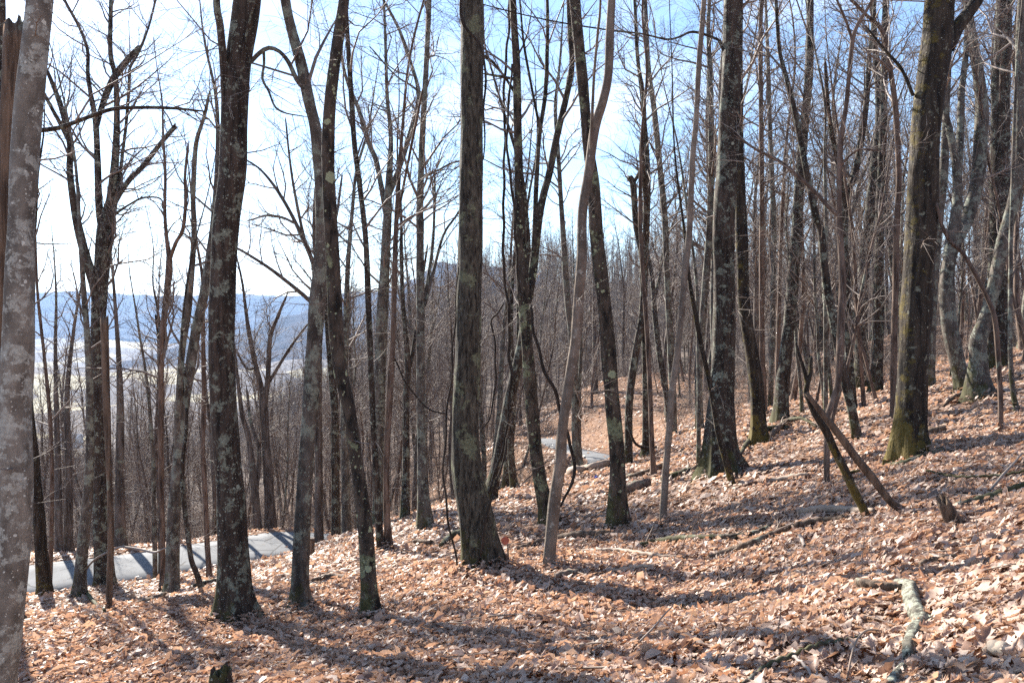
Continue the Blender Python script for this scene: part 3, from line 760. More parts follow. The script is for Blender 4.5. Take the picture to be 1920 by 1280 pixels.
tree("forked_tree", "straight grey trunk with horizontal banding and two long forks above the ridge", 'grey',
     [(798,990,32),(795,940,24),(793,900,21),(790,820,17),(789,700,16),(788,560,15),(788,430,15),(787,400,14),(790,300,12),(795,200,11),(800,100,10),(805,0,9)], H=18, nl=16, roots=0.4,
     limbs=[[(795,560,7),(803,520,7),(812,450,6),(815,370,5),(815,330,4)], [(796,575,6),(815,500,6),(832,440,5),(855,405,4),(870,380,3)],
            [(797,180,6),(770,160,4),(740,140,3),(700,95,3)], [(794,330,5),(820,320,4),(850,305,4),(880,300,3)]])
tree("forked_tree", "dark Y forked tree standing left of the straight banded trunk", 'dark',
     [(760,969,21),(761,900,15),(762,850,14),(762,750,12),(765,690,12),(760,620,9),(755,560,8),(753,480,7),(752,400,5)], H=14, nl=10,
     limbs=[[(764,700,9),(772,668,8),(780,615,7),(790,540,5),(800,470,4)]])
tree("bare_tree", "largest centre trunk with ridged greenish bark, vine on it and a swollen leaning foot", 'ridge',
     [(909,1064,84),(903,1025,72),(892,960,64),(879,900,58),(874,850,54),(874,780,52),(877,680,49),(879,560,47),(882,430,46),(884,300,44),(885,200,43),(886,0,42),(887,-200,40)], H=21, nl=10, roots=0.4)
tree("bare_tree", "curved leaning trunk right behind the largest centre trunk, strung with vines", 'dark',
     [(915,938,30),(925,900,24),(940,830,21),(955,750,20),(968,690,19),(978,640,17),(986,580,15),(990,500,12),(988,420,9)], H=13, nl=10)
tree("forked_tree", "grey green trunk leaning left then splitting into two tall stems, draped with vines", 'plate',
     [(1030,980,34),(1024,950,29),(1013,905,26),(1001,810,24),(993,710,23),(987,635,22),(982,560,24),(978,500,21),(975,440,19),(972,300,16),(970,200,15),(968,120,14),(963,40,13),(960,-20,12)], H=18, nl=14, roots=0.45,
     limbs=[[(985,590,16),(992,548,17),(1000,500,16),(1008,430,15),(1018,370,14),(1030,325,14),(1043,260,13),(1060,190,12),(1072,125,11),(1068,50,10),(1066,-20,9)],
            [(1001,470,9),(1004,400,9),(1006,340,9),(1012,250,8),(1022,180,8),(1026,90,7),(1026,0,6)],
            [(1014,250,6),(1000,180,5),(985,100,5),(978,40,4)],
            [(969,180,7),(950,150,5),(925,118,5),(908,105,5)], [(970,150,6),(945,145,5),(915,140,4)]])
tree("bare_tree", "crooked pale sunlit trunk with smooth bark and a dark rotten patch at its foot", 'tan',
     [(1029,1062,24),(1033,1011,22),(1040,934,22),(1050,867,21),(1053,816,20),(1062,749,19),(1072,682,19),(1080,632,19),(1086,548,19),(1091,480,18),(1092,400,18),(1104,325,18),(1116,240,18),(1131,190,17),(1141,140,15),(1144,60,15),(1147,0,14),(1152,-90,13)], H=16, nl=12, roots=0.12,
     limbs=[[(1107,310,6),(1110,225,6),(1114,140,5),(1121,60,5),(1126,0,4)]])
tree("bare_tree", "mossy trunk leaning slightly left with round green lichen plates up its left face", 'plate',
     [(1161,988,38),(1159,950,33),(1157,850,29),(1149,760,28),(1141,660,28),(1133,570,26),(1124,490,25),(1118,430,25),(1113,350,23),(1103,275,21),(1097,200,20),(1090,125,20),(1080,25,20),(1076,-60,18)], H=18, nl=14)
tree("bare_tree", "twisted dark trunk with a knotted broken crotch behind the mossy lichen plate trunk", 'dark',
     [(1177,872,19),(1178,820,15),(1180,750,15),(1191,665,15),(1203,600,14),(1206,540,12),(1203,480,11),(1192,420,11),(1186,340,12),(1178,335,9)], H=11, nl=11, broken=True,
     limbs=[[(1204,520,10),(1210,440,11),(1212,380,11),(1206,320,11),(1203,280,10),(1208,220,8),(1204,160,6),(1196,120,5)], [(1187,345,7),(1200,320,7),(1206,290,6)]])
tree("bare_tree", "straight blackish trunk in shade just right of the twisted knotted trunk", 'dark',
     [(1211,855,15),(1211,780,13),(1210,660,13),(1208,560,12),(1212,450,11),(1215,330,10),(1206,200,8),(1195,100,7),(1190,0,6)], nl=12)
tree("bare_tree", "thin tan trunk beside the straight blackish trunk", 'red',
     [(1226,892,12),(1222,830,10),(1218,710,9),(1212,600,9),(1205,500,8),(1200,400,7),(1204,250,6)], nl=10)
tree("bare_tree", "slender trunk speckled black and white, wavering to the right as it rises", 'tan',
     [(1242,985,15),(1247,900,14),(1250,860,13),(1255,800,13),(1260,735,13),(1270,660,12),(1280,560,12),(1286,490,13),(1292,440,12),(1296,350,11),(1299,290,11),(1305,225,10),(1310,125,10),(1317,40,10),(1321,-20,9)], H=15, nl=14, roots=0.1, up=0.03)
tree("bare_tree", "tall straight grey stem behind the wavering speckled trunk", 'grey',
     [(1262,770,14),(1260,700,13),(1255,600,12),(1250,500,11),(1246,400,11),(1236,300,11),(1226,200,10),(1215,120,9),(1210,0,7)], D=27, H=18, nl=14)
tree("bare_tree", "smooth grey leaning bole seen between the speckled trunk and the dark reddish giant", 'grey',
     [(1312,800,16),(1310,700,14),(1320,560,13),(1330,430,12),(1334,300,11),(1332,180,10),(1328,60,8),(1330,0,7)], D=26, H=18, nl=14)
tree("sapling", "thin straight sapling at the left foot of the dark reddish giant trunk", 'grey',
     [(1310,882,9),(1310,800,8),(1310,700,8),(1308,600,7),(1305,520,6)], H=10, nl=10, cat="sapling")
tree("sapling", "mossy thin stem leaning left across the front of the dark reddish giant trunk", 'mossy',
     [(1372,909,14),(1360,860,12),(1346,810,11),(1331,720,10),(1315,650,9),(1301,575,9),(1292,520,7),(1284,440,5)], H=9, nl=9, cat="sapling", roots=0.1)
tree("bare_tree", "dark reddish giant trunk with one sunlit edge and many fine level twigs", 'dark',
     [(1357,884,66),(1352,850,51),(1352,780,46),(1356,700,43),(1358,560,40),(1358,430,40),(1365,300,37),(1369,200,36),(1373,100,33),(1374,0,31),(1376,-150,28)], H=20, nl=14, low=26, twm=TWIG_PALE,
     limbs=[[(1374,140,8),(1352,84,6),(1340,72,5),(1300,60,5),(1275,69,4),(1250,74,4),(1200,63,3),(1152,58,3)]])
tree("bare_tree", "dark trunk with a mossy foot leaning left behind the dark reddish giant", 'mossy',
     [(1424,834,36),(1422,790,27),(1419,730,25),(1410,670,24),(1400,610,23),(1394,560,22),(1390,430,21),(1387,350,19),(1385,250,16),(1386,100,12),(1388,0,10)], H=18, nl=14, low=10, twm=TWIG_PALE)
tree("bare_tree", "straight dark trunk leaning right beside the brush pile", 'dark',
     [(1463,790,30),(1466,730,25),(1474,660,23),(1482,580,22),(1488,510,20),(1494,430,20),(1498,353,18),(1508,235,16),(1517,134,15),(1519,0,13),(1522,-100,11)], H=18, nl=14, low=8)
tree("bare_tree", "thin tan trunk, first of the slim three left of the right leaning trunk", 'red',
     [(1433,778,12),(1430,680,11),(1428,560,10),(1428,464,10),(1428,370,9),(1427,201,9),(1426,34,8)], D=26, nl=12)
tree("bare_tree", "thin tan trunk, middle of the slim three left of the right leaning trunk", 'grey',
     [(1444,776,10),(1447,680,9),(1449,580,9),(1451,430,9),(1445,269,8),(1440,118,7)], D=28, nl=12)
tree("sapling", "thin reddish stem, last of the slim three beside the right leaning trunk", 'red',
     [(1456,772,10),(1458,690,9),(1460,598,8),(1464,450,7),(1470,330,6)], D=27, nl=12, cat="sapling")
tree("bare_tree", "upright dark trunk far up the slope left of the big mossy right hand trunk", 'dark',
     [(1642,734,26),(1645,680,20),(1648,600,18),(1649,500,17),(1650,400,16),(1653,300,14),(1657,200,13),(1661,0,11)], nl=14)
tree("forked_tree", "dark sinuous trunk leaning left with thin roots, behind the leaning dead poles", 'dark',
     [(1608,826,19),(1597,766,16),(1584,716,16),(1573,660,16),(1563,600,16),(1552,548,15),(1545,490,14),(1539,430,14),(1529,403,13),(1512,319,12),(1502,269,11),(1488,201,10),(1471,134,8),(1461,91,7),(1455,0,6)], H=16, nl=12, low=6)
tree("bare_tree", "crooked pink brown slender tree rising through the leaning dead poles and forking high", 'red',
     [(1551,800,11),(1555,769,11),(1569,726,12),(1574,672,13),(1577,598,13),(1580,531,13),(1577,470,12),(1573,403,10),(1574,302,10),(1577,255,9),(1586,201,8),(1594,118,8),(1599,72,8),(1612,38,6),(1636,0,5)], D=12.0, H=12, nl=10, twm=TWIG_PALE, roots=0.1,
     limbs=[[(1573,405,8),(1551,385,7),(1530,362,7),(1495,329,6),(1461,302,6),(1421,282,5),(1390,262,4)], [(1599,80,6),(1590,50,5),(1580,25,5),(1569,0,4)], [(1577,310,5),(1590,295,4),(1612,280,4),(1640,282,3)]])
tree("forked_tree", "dark trunk that divides in a Y behind the crooked pink brown tree", 'dark',
     [(1600,772,15),(1594,690,14),(1590,600,13),(1586,500,13),(1583,430,13),(1584,390,13),(1591,356,12),(1603,325,12),(1616,255,11),(1626,175,10),(1630,101,8),(1638,34,7)], D=21, H=15, nl=12,
     limbs=[[(1584,395,10),(1578,340,9),(1568,290,9),(1558,240,8),(1552,190,7),(1548,130,6)]])
tree("bare_tree", "reddish slim straight trunk immediately left of the big mossy right hand trunk", 'red',
     [(1676,785,14),(1676,665,12),(1679,560,11),(1681,430,11),(1685,336,10),(1680,218,10),(1670,134,9),(1655,60,8),(1616,20,6)], D=17, H=15, nl=12)
tree("bare_tree", "big leaning trunk coated in golden green moss on its left side", 'mossy',
     [(1706,860,74),(1704,815,58),(1709,730,54),(1714,640,55),(1719,550,54),(1724,470,54),(1728,420,54),(1732,340,55),(1735,250,53),(1742,190,53),(1750,130,52),(1758,70,53),(1762,0,50),(1768,-90,44)], H=18, nl=12, roots=0.35, low=14, twm=TWIG_PALE,
     limbs=[[(1776,90,26),(1795,52,25),(1815,25,23),(1836,-8,22),(1862,-70,18)], [(1712,180,7),(1690,130,6),(1660,95,5),(1632,60,4)]])
tree("bare_tree", "slim straight trunk half hidden behind the right edge of the big mossy leaning trunk", 'grey',
     [(1745,732,17),(1746,680,15),(1748,600,14),(1754,497,14),(1762,400,15),(1770,320,15),(1775,200,12),(1785,0,9)], D=22, H=17, nl=12)
tree("forked_tree", "grey S curved knobby trunk forking in two, joined at the foot to a gnarled trunk", 'grey',
     [(1806,735,26),(1797,690,25),(1783,630,27),(1776,580,26),(1775,530,24),(1779,490,23),(1785,455,25),(1792,400,18),(1795,350,17),(1791,300,14),(1781,250,12),(1772,200,10),(1770,100,8)], H=16, nl=12, low=8, twm=TWIG_PALE,
     limbs=[[(1788,460,24),(1800,435,24),(1815,405,24),(1833,335,24),(1838,260,24),(1840,190,22),(1830,110,18),(1820,50,15),(1812,0,13)], [(1797,340,12),(1801,250,13),(1803,175,12),(1811,100,10),(1815,30,8)]])
tree("bare_tree", "gnarled silver trunk with a burl near its mossy foot, leaning right", 'grey',
     [(1836,748,46),(1833,715,38),(1834,675,30),(1833,640,29),(1847,600,25),(1861,548,23),(1871,497,22),(1880,450,21),(1892,410,21),(1902,370,20),(1910,300,18),(1912,180,17),(1914,60,16),(1918,-40,14)], H=16, nl=12, roots=0.4, low=8, twm=TWIG_PALE)
tree("bare_tree", "wide straight dark trunk behind the gnarled silver trunk", 'dark',
     [(1872,692,42),(1870,650,37),(1871,560,36),(1874,450,35),(1874,350,35),(1876,200,32),(1880,100,30),(1883,0,27),(1888,-100,24)], H=20, nl=14)
tree("sapling", "reddish brown arched sapling whose top sweeps back left toward the big mossy leaning trunk", 'red',
     [(1876,812,10),(1876,750,9),(1871,665,9),(1865,598,9),(1851,558,8),(1834,524,8),(1807,477,7),(1784,455,7),(1767,425,6),(1755,380,5)], H=0, nl=0, cat="sapling")
tree("sapling", "slender grey sapling at the right edge standing past the arched reddish sapling", 'grey',
     [(1906,770,10),(1899,732,9),(1894,648,8),(1895,531,8),(1896,430,7),(1900,300,6)], H=13, nl=12, cat="sapling")
tree("sapling", "thin straight sapling between the dark sinuous trunk and the reddish slim trunk", 'red',
     [(1620,775,9),(1617,720,8),(1613,665,7),(1604,531,7),(1598,430,6)], D=21, H=11, nl=12, cat="sapling")
tree("sapling", "thin upright sapling rising behind the forked top of the leaning dead poles", 'grey',
     [(1548,768,9),(1548,690,8),(1548,598,8),(1549,430,7),(1546,300,5)], D=20, H=13, nl=12, cat="sapling")
# beyond the road on the left and in the hollow
tree("bare_tree", "dark trunk beyond the road, left of a close pair behind the mossy bent trunk", 'far',
     [(111,1042,14),(110,950,13),(108,860,11),(105,740,8),(104,640,6)], D=28.5, H=12, nl=10, dens=0.8)
tree("bare_tree", "dark trunk beyond the road, right of a close pair behind the mossy bent trunk", 'far',
     [(128,1042,17),(129,950,14),(129,860,12),(126,740,9),(138,620,6)], D=29, H=12, nl=10, dens=0.8)
tree("bare_tree", "thick dark trunk beyond the road seen right of the big forked roadside tree", 'far',
     [(226,1032,22),(225,950,18),(225,850,16),(226,766,13),(222,660,9),(215,560,6)], D=29.5, H=13, nl=11, dens=0.8)
tree("forked_tree", "spreading round crowned tree beyond the road right of the thick lichened trunk", 'far',
     [(508,1004,26),(506,950,20),(503,900,17),(498,820,15),(494,760,16),(490,725,10),(478,680,9),(468,630,8),(462,590,6)], D=30.5, H=12.5, nl=12, dens=1.1,
     limbs=[[(495,762,12),(502,715,10),(504,670,9),(507,631,8),(520,595,6),(535,560,4)], [(502,720,7),(520,690,6),(545,650,5),(571,615,4)], [(480,690,5),(462,690,4),(445,660,3)]])
tree("forked_tree", "dark slim double trunk beyond the road left of the spreading round crowned tree", 'far',
     [(484,992,17),(478,920,14),(472,860,12),(466,820,10),(455,780,9),(448,730,7),(440,660,5)], D=30, H=11, nl=10, dens=0.9, limbs=[[(480,930,9),(486,850,8),(470,790,6),(464,740,5)]])
tree("bare_tree", "dark straight trunk beyond the road end, left one of three close together", 'dark',
     [(630,1002,19),(629,940,16),(629,860,16),(627,760,15),(621,690,13),(614,600,11),(610,500,9)], H=15, nl=12)
tree("bare_tree", "tan straight trunk beyond the road end, right one of three close together", 'grey',
     [(649,999,19),(648,930,16),(647,850,15),(645,740,13),(648,620,11),(652,500,9),(660,400,7)], H=16, nl=12)
tree("bare_tree", "slim dark trunk beyond the road end, hidden middle one of three", 'dark',
     [(662,988,11),(661,900,10),(658,800,9),(655,700,8)], H=14, nl=10)
tree("bare_tree", "grey trunk with a flared split foot beside the lower bend of the road", 'grey',
     [(1083,872,20),(1080,800,16),(1078,720,15),(1073,640,13),(1064,560,12),(1058,470,11),(1052,380,9),(1046,280,8)], D=27, H=17, nl=12, limbs=[[(1086,870,9),(1085,800,9),(1087,720,7),(1090,640,5)]])
tree("bare_tree", "small dark trunk standing on the far bare leafy bank beyond the road bend", 'far',
     [(1117,752,11),(1116,700,10),(1115,640,8),(1114,560,7),(1112,480,5)], D=58, H=14, nl=12)
tree("bare_tree", "dark short bole on the crest just right of the curved vine strung trunk", 'dark',
     [(947,925,15),(950,880,13),(955,800,11),(960,700,9),(958,600,8)], D=25, H=13, nl=11)
tree("bare_tree", "dark flared bole on the crest left of the grey green forked trunk", 'dark',
     [(966,932,18),(962,890,14),(958,830,12),(964,740,10),(972,640,8)], D=23.5, H=13, nl=11)
tree("forked_tree", "spreading fan limbed tree mostly hidden behind the mottled grey trunk", 'far',
     [(598,1012,18),(598,900,15),(597,760,14),(597,640,14),(597,560,13),(594,500,11),(590,440,9),(592,360,7),(600,290,5)], D=26, H=17, nl=14, dens=1.2,
     limbs=[[(595,520,9),(582,480,9),(565,440,8),(541,392,7),(515,350,6),(488,318,4),(462,300,3)], [(573,458,6),(560,400,6),(549,340,5),(541,280,4),(536,230,3)],
            [(556,420,5),(530,408,5),(500,404,4),(472,412,3)], [(597,580,8),(571,555,8),(537,527,7),(504,502,6),(470,480,5),(446,466,4)], [(597,540,6),(612,470,6),(630,410,5),(640,340,4)]])

# ------------------------------------------------------------------ vines
def vine(label, pts, Y, bk='vine', hair=False, dr=0.0):
    n = len(pts)
    K = np.array([(*at(x, y, Y + dr * i / (n - 1)), px_m(w, Y) / 2 * 0.8) for i, (x, y, w) in enumerate(pts)])
    C = spline(K, 0.1); rng = random.Random(len(pts) * 7 + int(pts[0][0]))
    C[:, 0] += 0.012 * np.sin(np.arange(len(C)) * 0.7); C[:, 1] += 0.012 * np.cos(np.arange(len(C)) * 0.53)
    o = stem_mesh("vine", C[:, :3], C[:, 3], 8, BARK[bk], None, C[0, :3], rng, rough=0.08)
    o.location = C[0, :3]; tag(o, label, "vine", "vines hanging among the trunks")
yt = TREES
def Yof(px, py): return hit(px, py)[1]
Yb = Yof(909, 1064); Yf = Yof(1030, 980)
vine("dark vine crossing the top of the largest centre trunk and down its right edge",
     [(864,-60,7),(865,0,7),(868,44,7),(880,62,6),(897,80,6),(907,104,6),(910,134,5),(908,190,5),(908,235,4),(907,300,3)], Yb - 0.36)
vine("thin vine climbing up the left side of the largest centre trunk from its foot",
     [(857,1062,5),(848,1010,5),(838,960,5),(832,900,5),(833,850,5),(838,775,5),(847,700,4),(850,640,4),(856,560,3),(858,500,3)], Yb - 0.3)
vine("thin vine stem curling over the swollen right foot of the largest centre trunk",
     [(893,1058,6),(900,1035,6),(909,990,6),(916,950,6),(925,920,5),(940,880,5),(950,820,5)], Yb - 0.35)
vine("long dark vine hanging from above, kinked midway, right of the largest centre trunk",
     [(956,-40,6),(954,50,6),(951,84,6),(947,134,6),(944,200,6),(947,235,6),(945,319,6),(944,430,6),(944,497,7),(949,547,7),(955,598,7),(954,665,7),(959,695,7),(954,760,7),(948,820,6),(930,880,6),(915,925,5)], Yf + 1.8)
vine("dark vine hanging close beside the upper left of the grey green forked trunk",
     [(960,120,5),(951,235,5),(953,302,6),(962,370,6),(966,430,6),(970,500,5),(976,560,4)], Yf - 0.4)
vine("wavy dark vine branching off the kinked hanging vine and drooping to the brush below",
     [(945,568,5),(930,590,5),(922,600,5),(925,625,5),(929,660,5),(928,732,5),(919,780,4),(908,800,4)], Yf + 1.5)
vine("thick dark vine slung from the grey green forked trunk behind the crooked pale trunk",
     [(995,570,6),(999,610,7),(1006,640,8),(1020,692,8),(1040,732,8),(1052,775,8),(1067,826,8),(1077,867,8),(1071,910,7),(1057,936,6),(1050,950,5)], Yf - 0.5)
vine("thin vine drooping from the dark Y forked tree across the straight banded trunk",
     [(740,672,4),(752,700,4),(770,730,4),(790,755,4),(812,770,4),(835,775,3)], Yof(798, 990) - 0.4)
vine("thin vine looping up from the ground beside the twisted knotted trunk",
     [(1232,838,5),(1205,838,6),(1190,828,6),(1181,808,5),(1176,780,4)], Yof(1177, 872) - 0.3)

# ------------------------------------------------------------------ wood behind: one tree of each build, then copies
def forest_tree(name, H, r, seed, bk, fork=False, tall=0.35, dens=0.8):
    rng = random.Random(seed)
    root = bpy.data.objects.new(name, None); COL.objects.link(root)
    p, d = (0, 0, -0.3), unit((rng.gauss(0, 0.07), rng.gauss(0, 0.07), 1)); n = 14
    rows = [(*p, r * 1.5)]
    for i in range(1, n + 1):
        t = i / n; d = unit((d[0] + rng.gauss(0, 0.06), d[1] + rng.gauss(0, 0.06), d[2] + 0.12))
        p = tuple(p[c] + d[c] * (H + 0.3) / n for c in range(3)); rows.append((*p, max(0.008, r * (1.05 if i == 1 else 1) * (1 - t) ** 0.75)))
    S = spline(np.array(rows), 3)
    stem_mesh("trunk", S[:, :3], S[:, 3], 8, BARK[bk], root, (0, 0, 0), rng, rough=0.07, roots=0.3)
    B = Tubes(); L = len(S)
    paths = [S]
    if fork:
        i = int(L * rng.uniform(0.35, 0.55)); dd = deflect(unit(S[i, :3] - S[i - 1, :3]), 0.38, rng); q = tuple(S[i, :3]); rw = [(*q, S[i, 3] * 0.8)]; m = 8; left = H - q[2]
        for k in range(m):
            dd = unit((dd[0] + rng.gauss(0, 0.08), dd[1] + rng.gauss(0, 0.08), dd[2] + 0.12)); q = tuple(q[c] + dd[c] * left * 0.95 / m for c in range(3)); rw.append((*q, max(0.008, S[i, 3] * 0.8 * (1 - (k + 1) / m) ** 0.8)))
        S2 = spline(np.array(rw), 3); paths.append(S2)
        stem_mesh("limb", S2[:, :3], S2[:, 3], 7, BARK[bk], root, (0, 0, 0), rng, rough=0.06)
    for k, Q in enumerate(paths):
        for _ in range(58 if k == 0 else 28):
            lo = tall if k == 0 else 0.1
            t = lo + (0.99 - lo) * rng.random() ** 0.9; i = max(1, int(t * (len(Q) - 1)))
            d = deflect(unit(Q[i, :3] - Q[i - 1, :3]), rng.uniform(0.5, 1.15), rng)
            ln = rng.uniform(1.1, 3.0) * (1.25 - 0.7 * t) * H / 14
            grow(B, tuple(Q[i, :3]), d, ln, min(Q[i, 3] * 0.55, 0.008 + 0.011 * ln), 1, rng, dens, 0.12, 0.2, 0.004)
    B.build("crown", TWIG, root)
    return root
KINDS = [forest_tree("bare_tree", 15, 0.15, 1, 'far'), forest_tree("bare_tree", 17, 0.20, 2, 'dark', True), forest_tree("bare_tree", 13, 0.10, 3, 'red', False, 0.45),
         forest_tree("bare_tree", 16, 0.17, 4, 'grey', True), forest_tree("bare_tree", 12, 0.085, 5, 'far', False, 0.3), forest_tree("bare_tree", 14, 0.13, 6, 'far', True, 0.25),
         forest_tree("bare_tree", 18, 0.22, 7, 'dark', False, 0.5), forest_tree("sapling", 9, 0.045, 8, 'red', False, 0.25, 0.7), forest_tree("sapling", 10, 0.055, 9, 'grey', False, 0.3, 0.7)]
SMALL = (7, 8)
LOOK = ['straight grey brown tree', 'thick dark forked tree', 'slender reddish brown tree', 'grey forked tree', 'thin grey brown tree', 'low branching forked tree', 'tall thick dark tree', 'thin reddish sapling', 'thin grey sapling']
_used = set()
def put(k, x, y, z, s, rz, label, group, lean=(0, 0)):
    src = KINDS[k]
    if k in _used:
        root = src.copy(); COL.objects.link(root)
        for ch in list(src.children):
            c = ch.copy(); COL.objects.link(c); c.parent = root
    else:
        root = src; _used.add(k)
    root.location = (x, y, z); root.rotation_euler = (lean[0], lean[1], rz); root.scale = (s, s, s)
    root["label"] = label; root["category"] = "sapling" if k in SMALL else "tree"; root["group"] = group
    return root
def scatter(n, y0, y1, x0, x1, kinds, s0, s1, texts, group, mind=1.1, seed=1, ok=None):
    """n trees between two depths and two directions (x / y), on the ground, clear of road and other trees"""
    rng = random.Random(seed); done = 0; tries = 0
    while done < n and tries < n * 60:
        tries += 1
        y = math.sqrt(rng.uniform(y0 * y0, y1 * y1)); x = y * rng.uniform(x0, x1)
        if ok and not ok(x, y): continue
        if any((x - a) ** 2 + (y - b) ** 2 < mind * mind for a, b, _ in TREES): continue
        if road_dist([x], [y])[0] < 2.6: continue
        k = rng.choice(kinds); z = float(ground_z(np.array([x]), np.array([y]))[0])
        put(k, x, y, z, rng.uniform(s0, s1), rng.uniform(0, 6.28), LOOK[k] + ' ' + texts, group, (rng.gauss(0, 0.035), rng.gauss(0, 0.035)))
        TREES.append((x, y, 0.1)); done += 1
    return done
scatter(104, 30.5, 62, -0.72, -0.2, [0, 2, 4, 5, 5, 4, 7, 8, 8], 0.62, 0.95,
        "in the wood below the road on the valley side", "trees in the wood below the road", 1.2, 21)
scatter(76, 29, 75, -0.24, 0.03, [0, 2, 4, 5, 3, 7, 8, 4], 0.75, 1.05,
        "in the hollow behind the row of centre trunks", "trees in the hollow behind the centre trunks", 1.3, 22)
scatter(26, 52, 88, 0.03, 0.22, [0, 2, 4, 5, 3, 7], 0.8, 1.1,
        "on the leafy bank beyond the bend of the road", "trees on the bank beyond the road bend", 1.4, 23)
scatter(140, 25, 78, 0.18, 0.70, [0, 1, 2, 3, 4, 5, 2, 8, 7, 6, 8, 4, 2], 0.85, 1.2,
        "in the dense wood up the right hand slope", "trees in the dense wood on the slope", 1.15, 24,
        ok=lambda x, y: not (x / y < 0.26 and y < 34))
scatter(12, 18, 27, 0.34, 0.66, [7, 8], 0.8, 1.15,
        "on the open leafy slope among the right hand trunks", "saplings on the open right hand slope", 0.9, 25)
for k in range(len(KINDS)):
    if k not in _used:
        for ch in list(KINDS[k].children): bpy.data.objects.remove(ch)
        bpy.data.objects.remove(KINDS[k])

# woods too far and too many to count, and the brush: points that carry a few shared shapes
def instancer(name, pts, scl, rot, pick, protos, label, cat):
    me = bpy.data.meshes.new(name); me.vertices.add(len(pts)); me.vertices.foreach_set("co", np.asarray(pts, np.float32).ravel())
    for nm, ty, v in (("scl", 'FLOAT', scl), ("rot", 'FLOAT', rot), ("pick", 'INT', pick)):
        a = me.attributes.new(nm, ty, 'POINT'); a.data.foreach_set("value", np.asarray(v, np.int32 if ty == 'INT' else np.float32))
    o = bpy.data.objects.new(name, me); COL.objects.link(o); tag(o, label, cat, kind="stuff")
    ng = bpy.data.node_groups.new(name, 'GeometryNodeTree')
    ng.interface.new_socket("Geometry", in_out='INPUT', socket_type='NodeSocketGeometry'); ng.interface.new_socket("Geometry", in_out='OUTPUT', socket_type='NodeSocketGeometry')
    N, L = ng.nodes, ng.links
    gi, go, ip, jn, cx = N.new("NodeGroupInput"), N.new("NodeGroupOutput"), N.new("GeometryNodeInstanceOnPoints"), N.new("GeometryNodeGeometryToInstance"), N.new("ShaderNodeCombineXYZ")
    for p in protos:
        q = N.new("GeometryNodeObjectInfo"); q.inputs["Object"].default_value = p; L.new(q.outputs["Geometry"], jn.inputs[0])
    def attr(nm, ty):
        q = N.new("GeometryNodeInputNamedAttribute"); q.data_type = ty; q.inputs["Name"].default_value = nm
        return [s for s in q.outputs if s.enabled and s.name == "Attribute"][0]
    L.new(gi.outputs[0], ip.inputs["Points"]); L.new(jn.outputs[0], ip.inputs["Instance"]); ip.inputs["Pick Instance"].default_value = True
    L.new(attr("pick", 'INT'), ip.inputs["Instance Index"]); L.new(attr("scl", 'FLOAT'), ip.inputs["Scale"])
    L.new(attr("rot", 'FLOAT'), cx.inputs["Z"]); L.new(cx.outputs[0], ip.inputs["Rotation"]); L.new(ip.outputs[0], go.inputs[0])
    md = o.modifiers.new("instances", 'NODES'); md.node_group = ng
    return o
def far_shape(seed, H):
    rng = random.Random(seed); B = Tubes()
    p, d = (0, 0, -0.3), (rng.gauss(0, 0.05), rng.gauss(0, 0.05), 1); pts = [p]
    for i in range(6):
        d = unit((d[0] + rng.gauss(0, 0.06), d[1] + rng.gauss(0, 0.06), d[2])); p = tuple(p[c] + d[c] * H / 6 for c in range(3)); pts.append(p)
    r = H * rng.uniform(0.008, 0.012); B.add(pts, [r * (1 - 0.15 * i) + 0.01 for i in range(7)], 6)
    for _ in range(38):
        t = rng.uniform(0.2, 0.99) * 6; i = min(5, int(t)); f = t - i; q = tuple(pts[i][c] + (pts[i + 1][c] - pts[i][c]) * f for c in range(3))
        grow(B, q, deflect((0, 0, 1), rng.uniform(0.4, 1.1), rng), rng.uniform(1.3, 3.4) * (1.2 - t * 0.11), 0.03, 1, rng, 0.55, 0.12, 0.2, 0.009)
    a = B.arrays(); o = link_mesh("far_tree", a[0], a[1], TWIG); COL.objects.unlink(o); return o
def far_wood():
    rng = random.Random(5); pts, scl, rot, pick = [], [], [], []
    while len(pts) < 6200:
        y = math.sqrt(rng.uniform(78 ** 2, 360 ** 2)); x = y * rng.uniform(-0.74, 0.74)
        if x / y < -0.3 and y > 170 and rng.random() < 0.35: continue
        pts.append((x, y)); scl.append(rng.uniform(0.65, 1.15) * (0.8 if x / y < -0.2 else 1)); rot.append(rng.uniform(0, 6.28)); pick.append(rng.randrange(5))
    P = np.array(pts); P = np.column_stack([P, height(P[:, 0], P[:, 1])])
    instancer("far_woods", P, scl, rot, pick, [far_shape(40 + k, h) for k, h in enumerate((12, 14, 11, 13, 15))], "far wooded hillside of bare grey brown trees beyond the hollow", "woods")
far_wood()
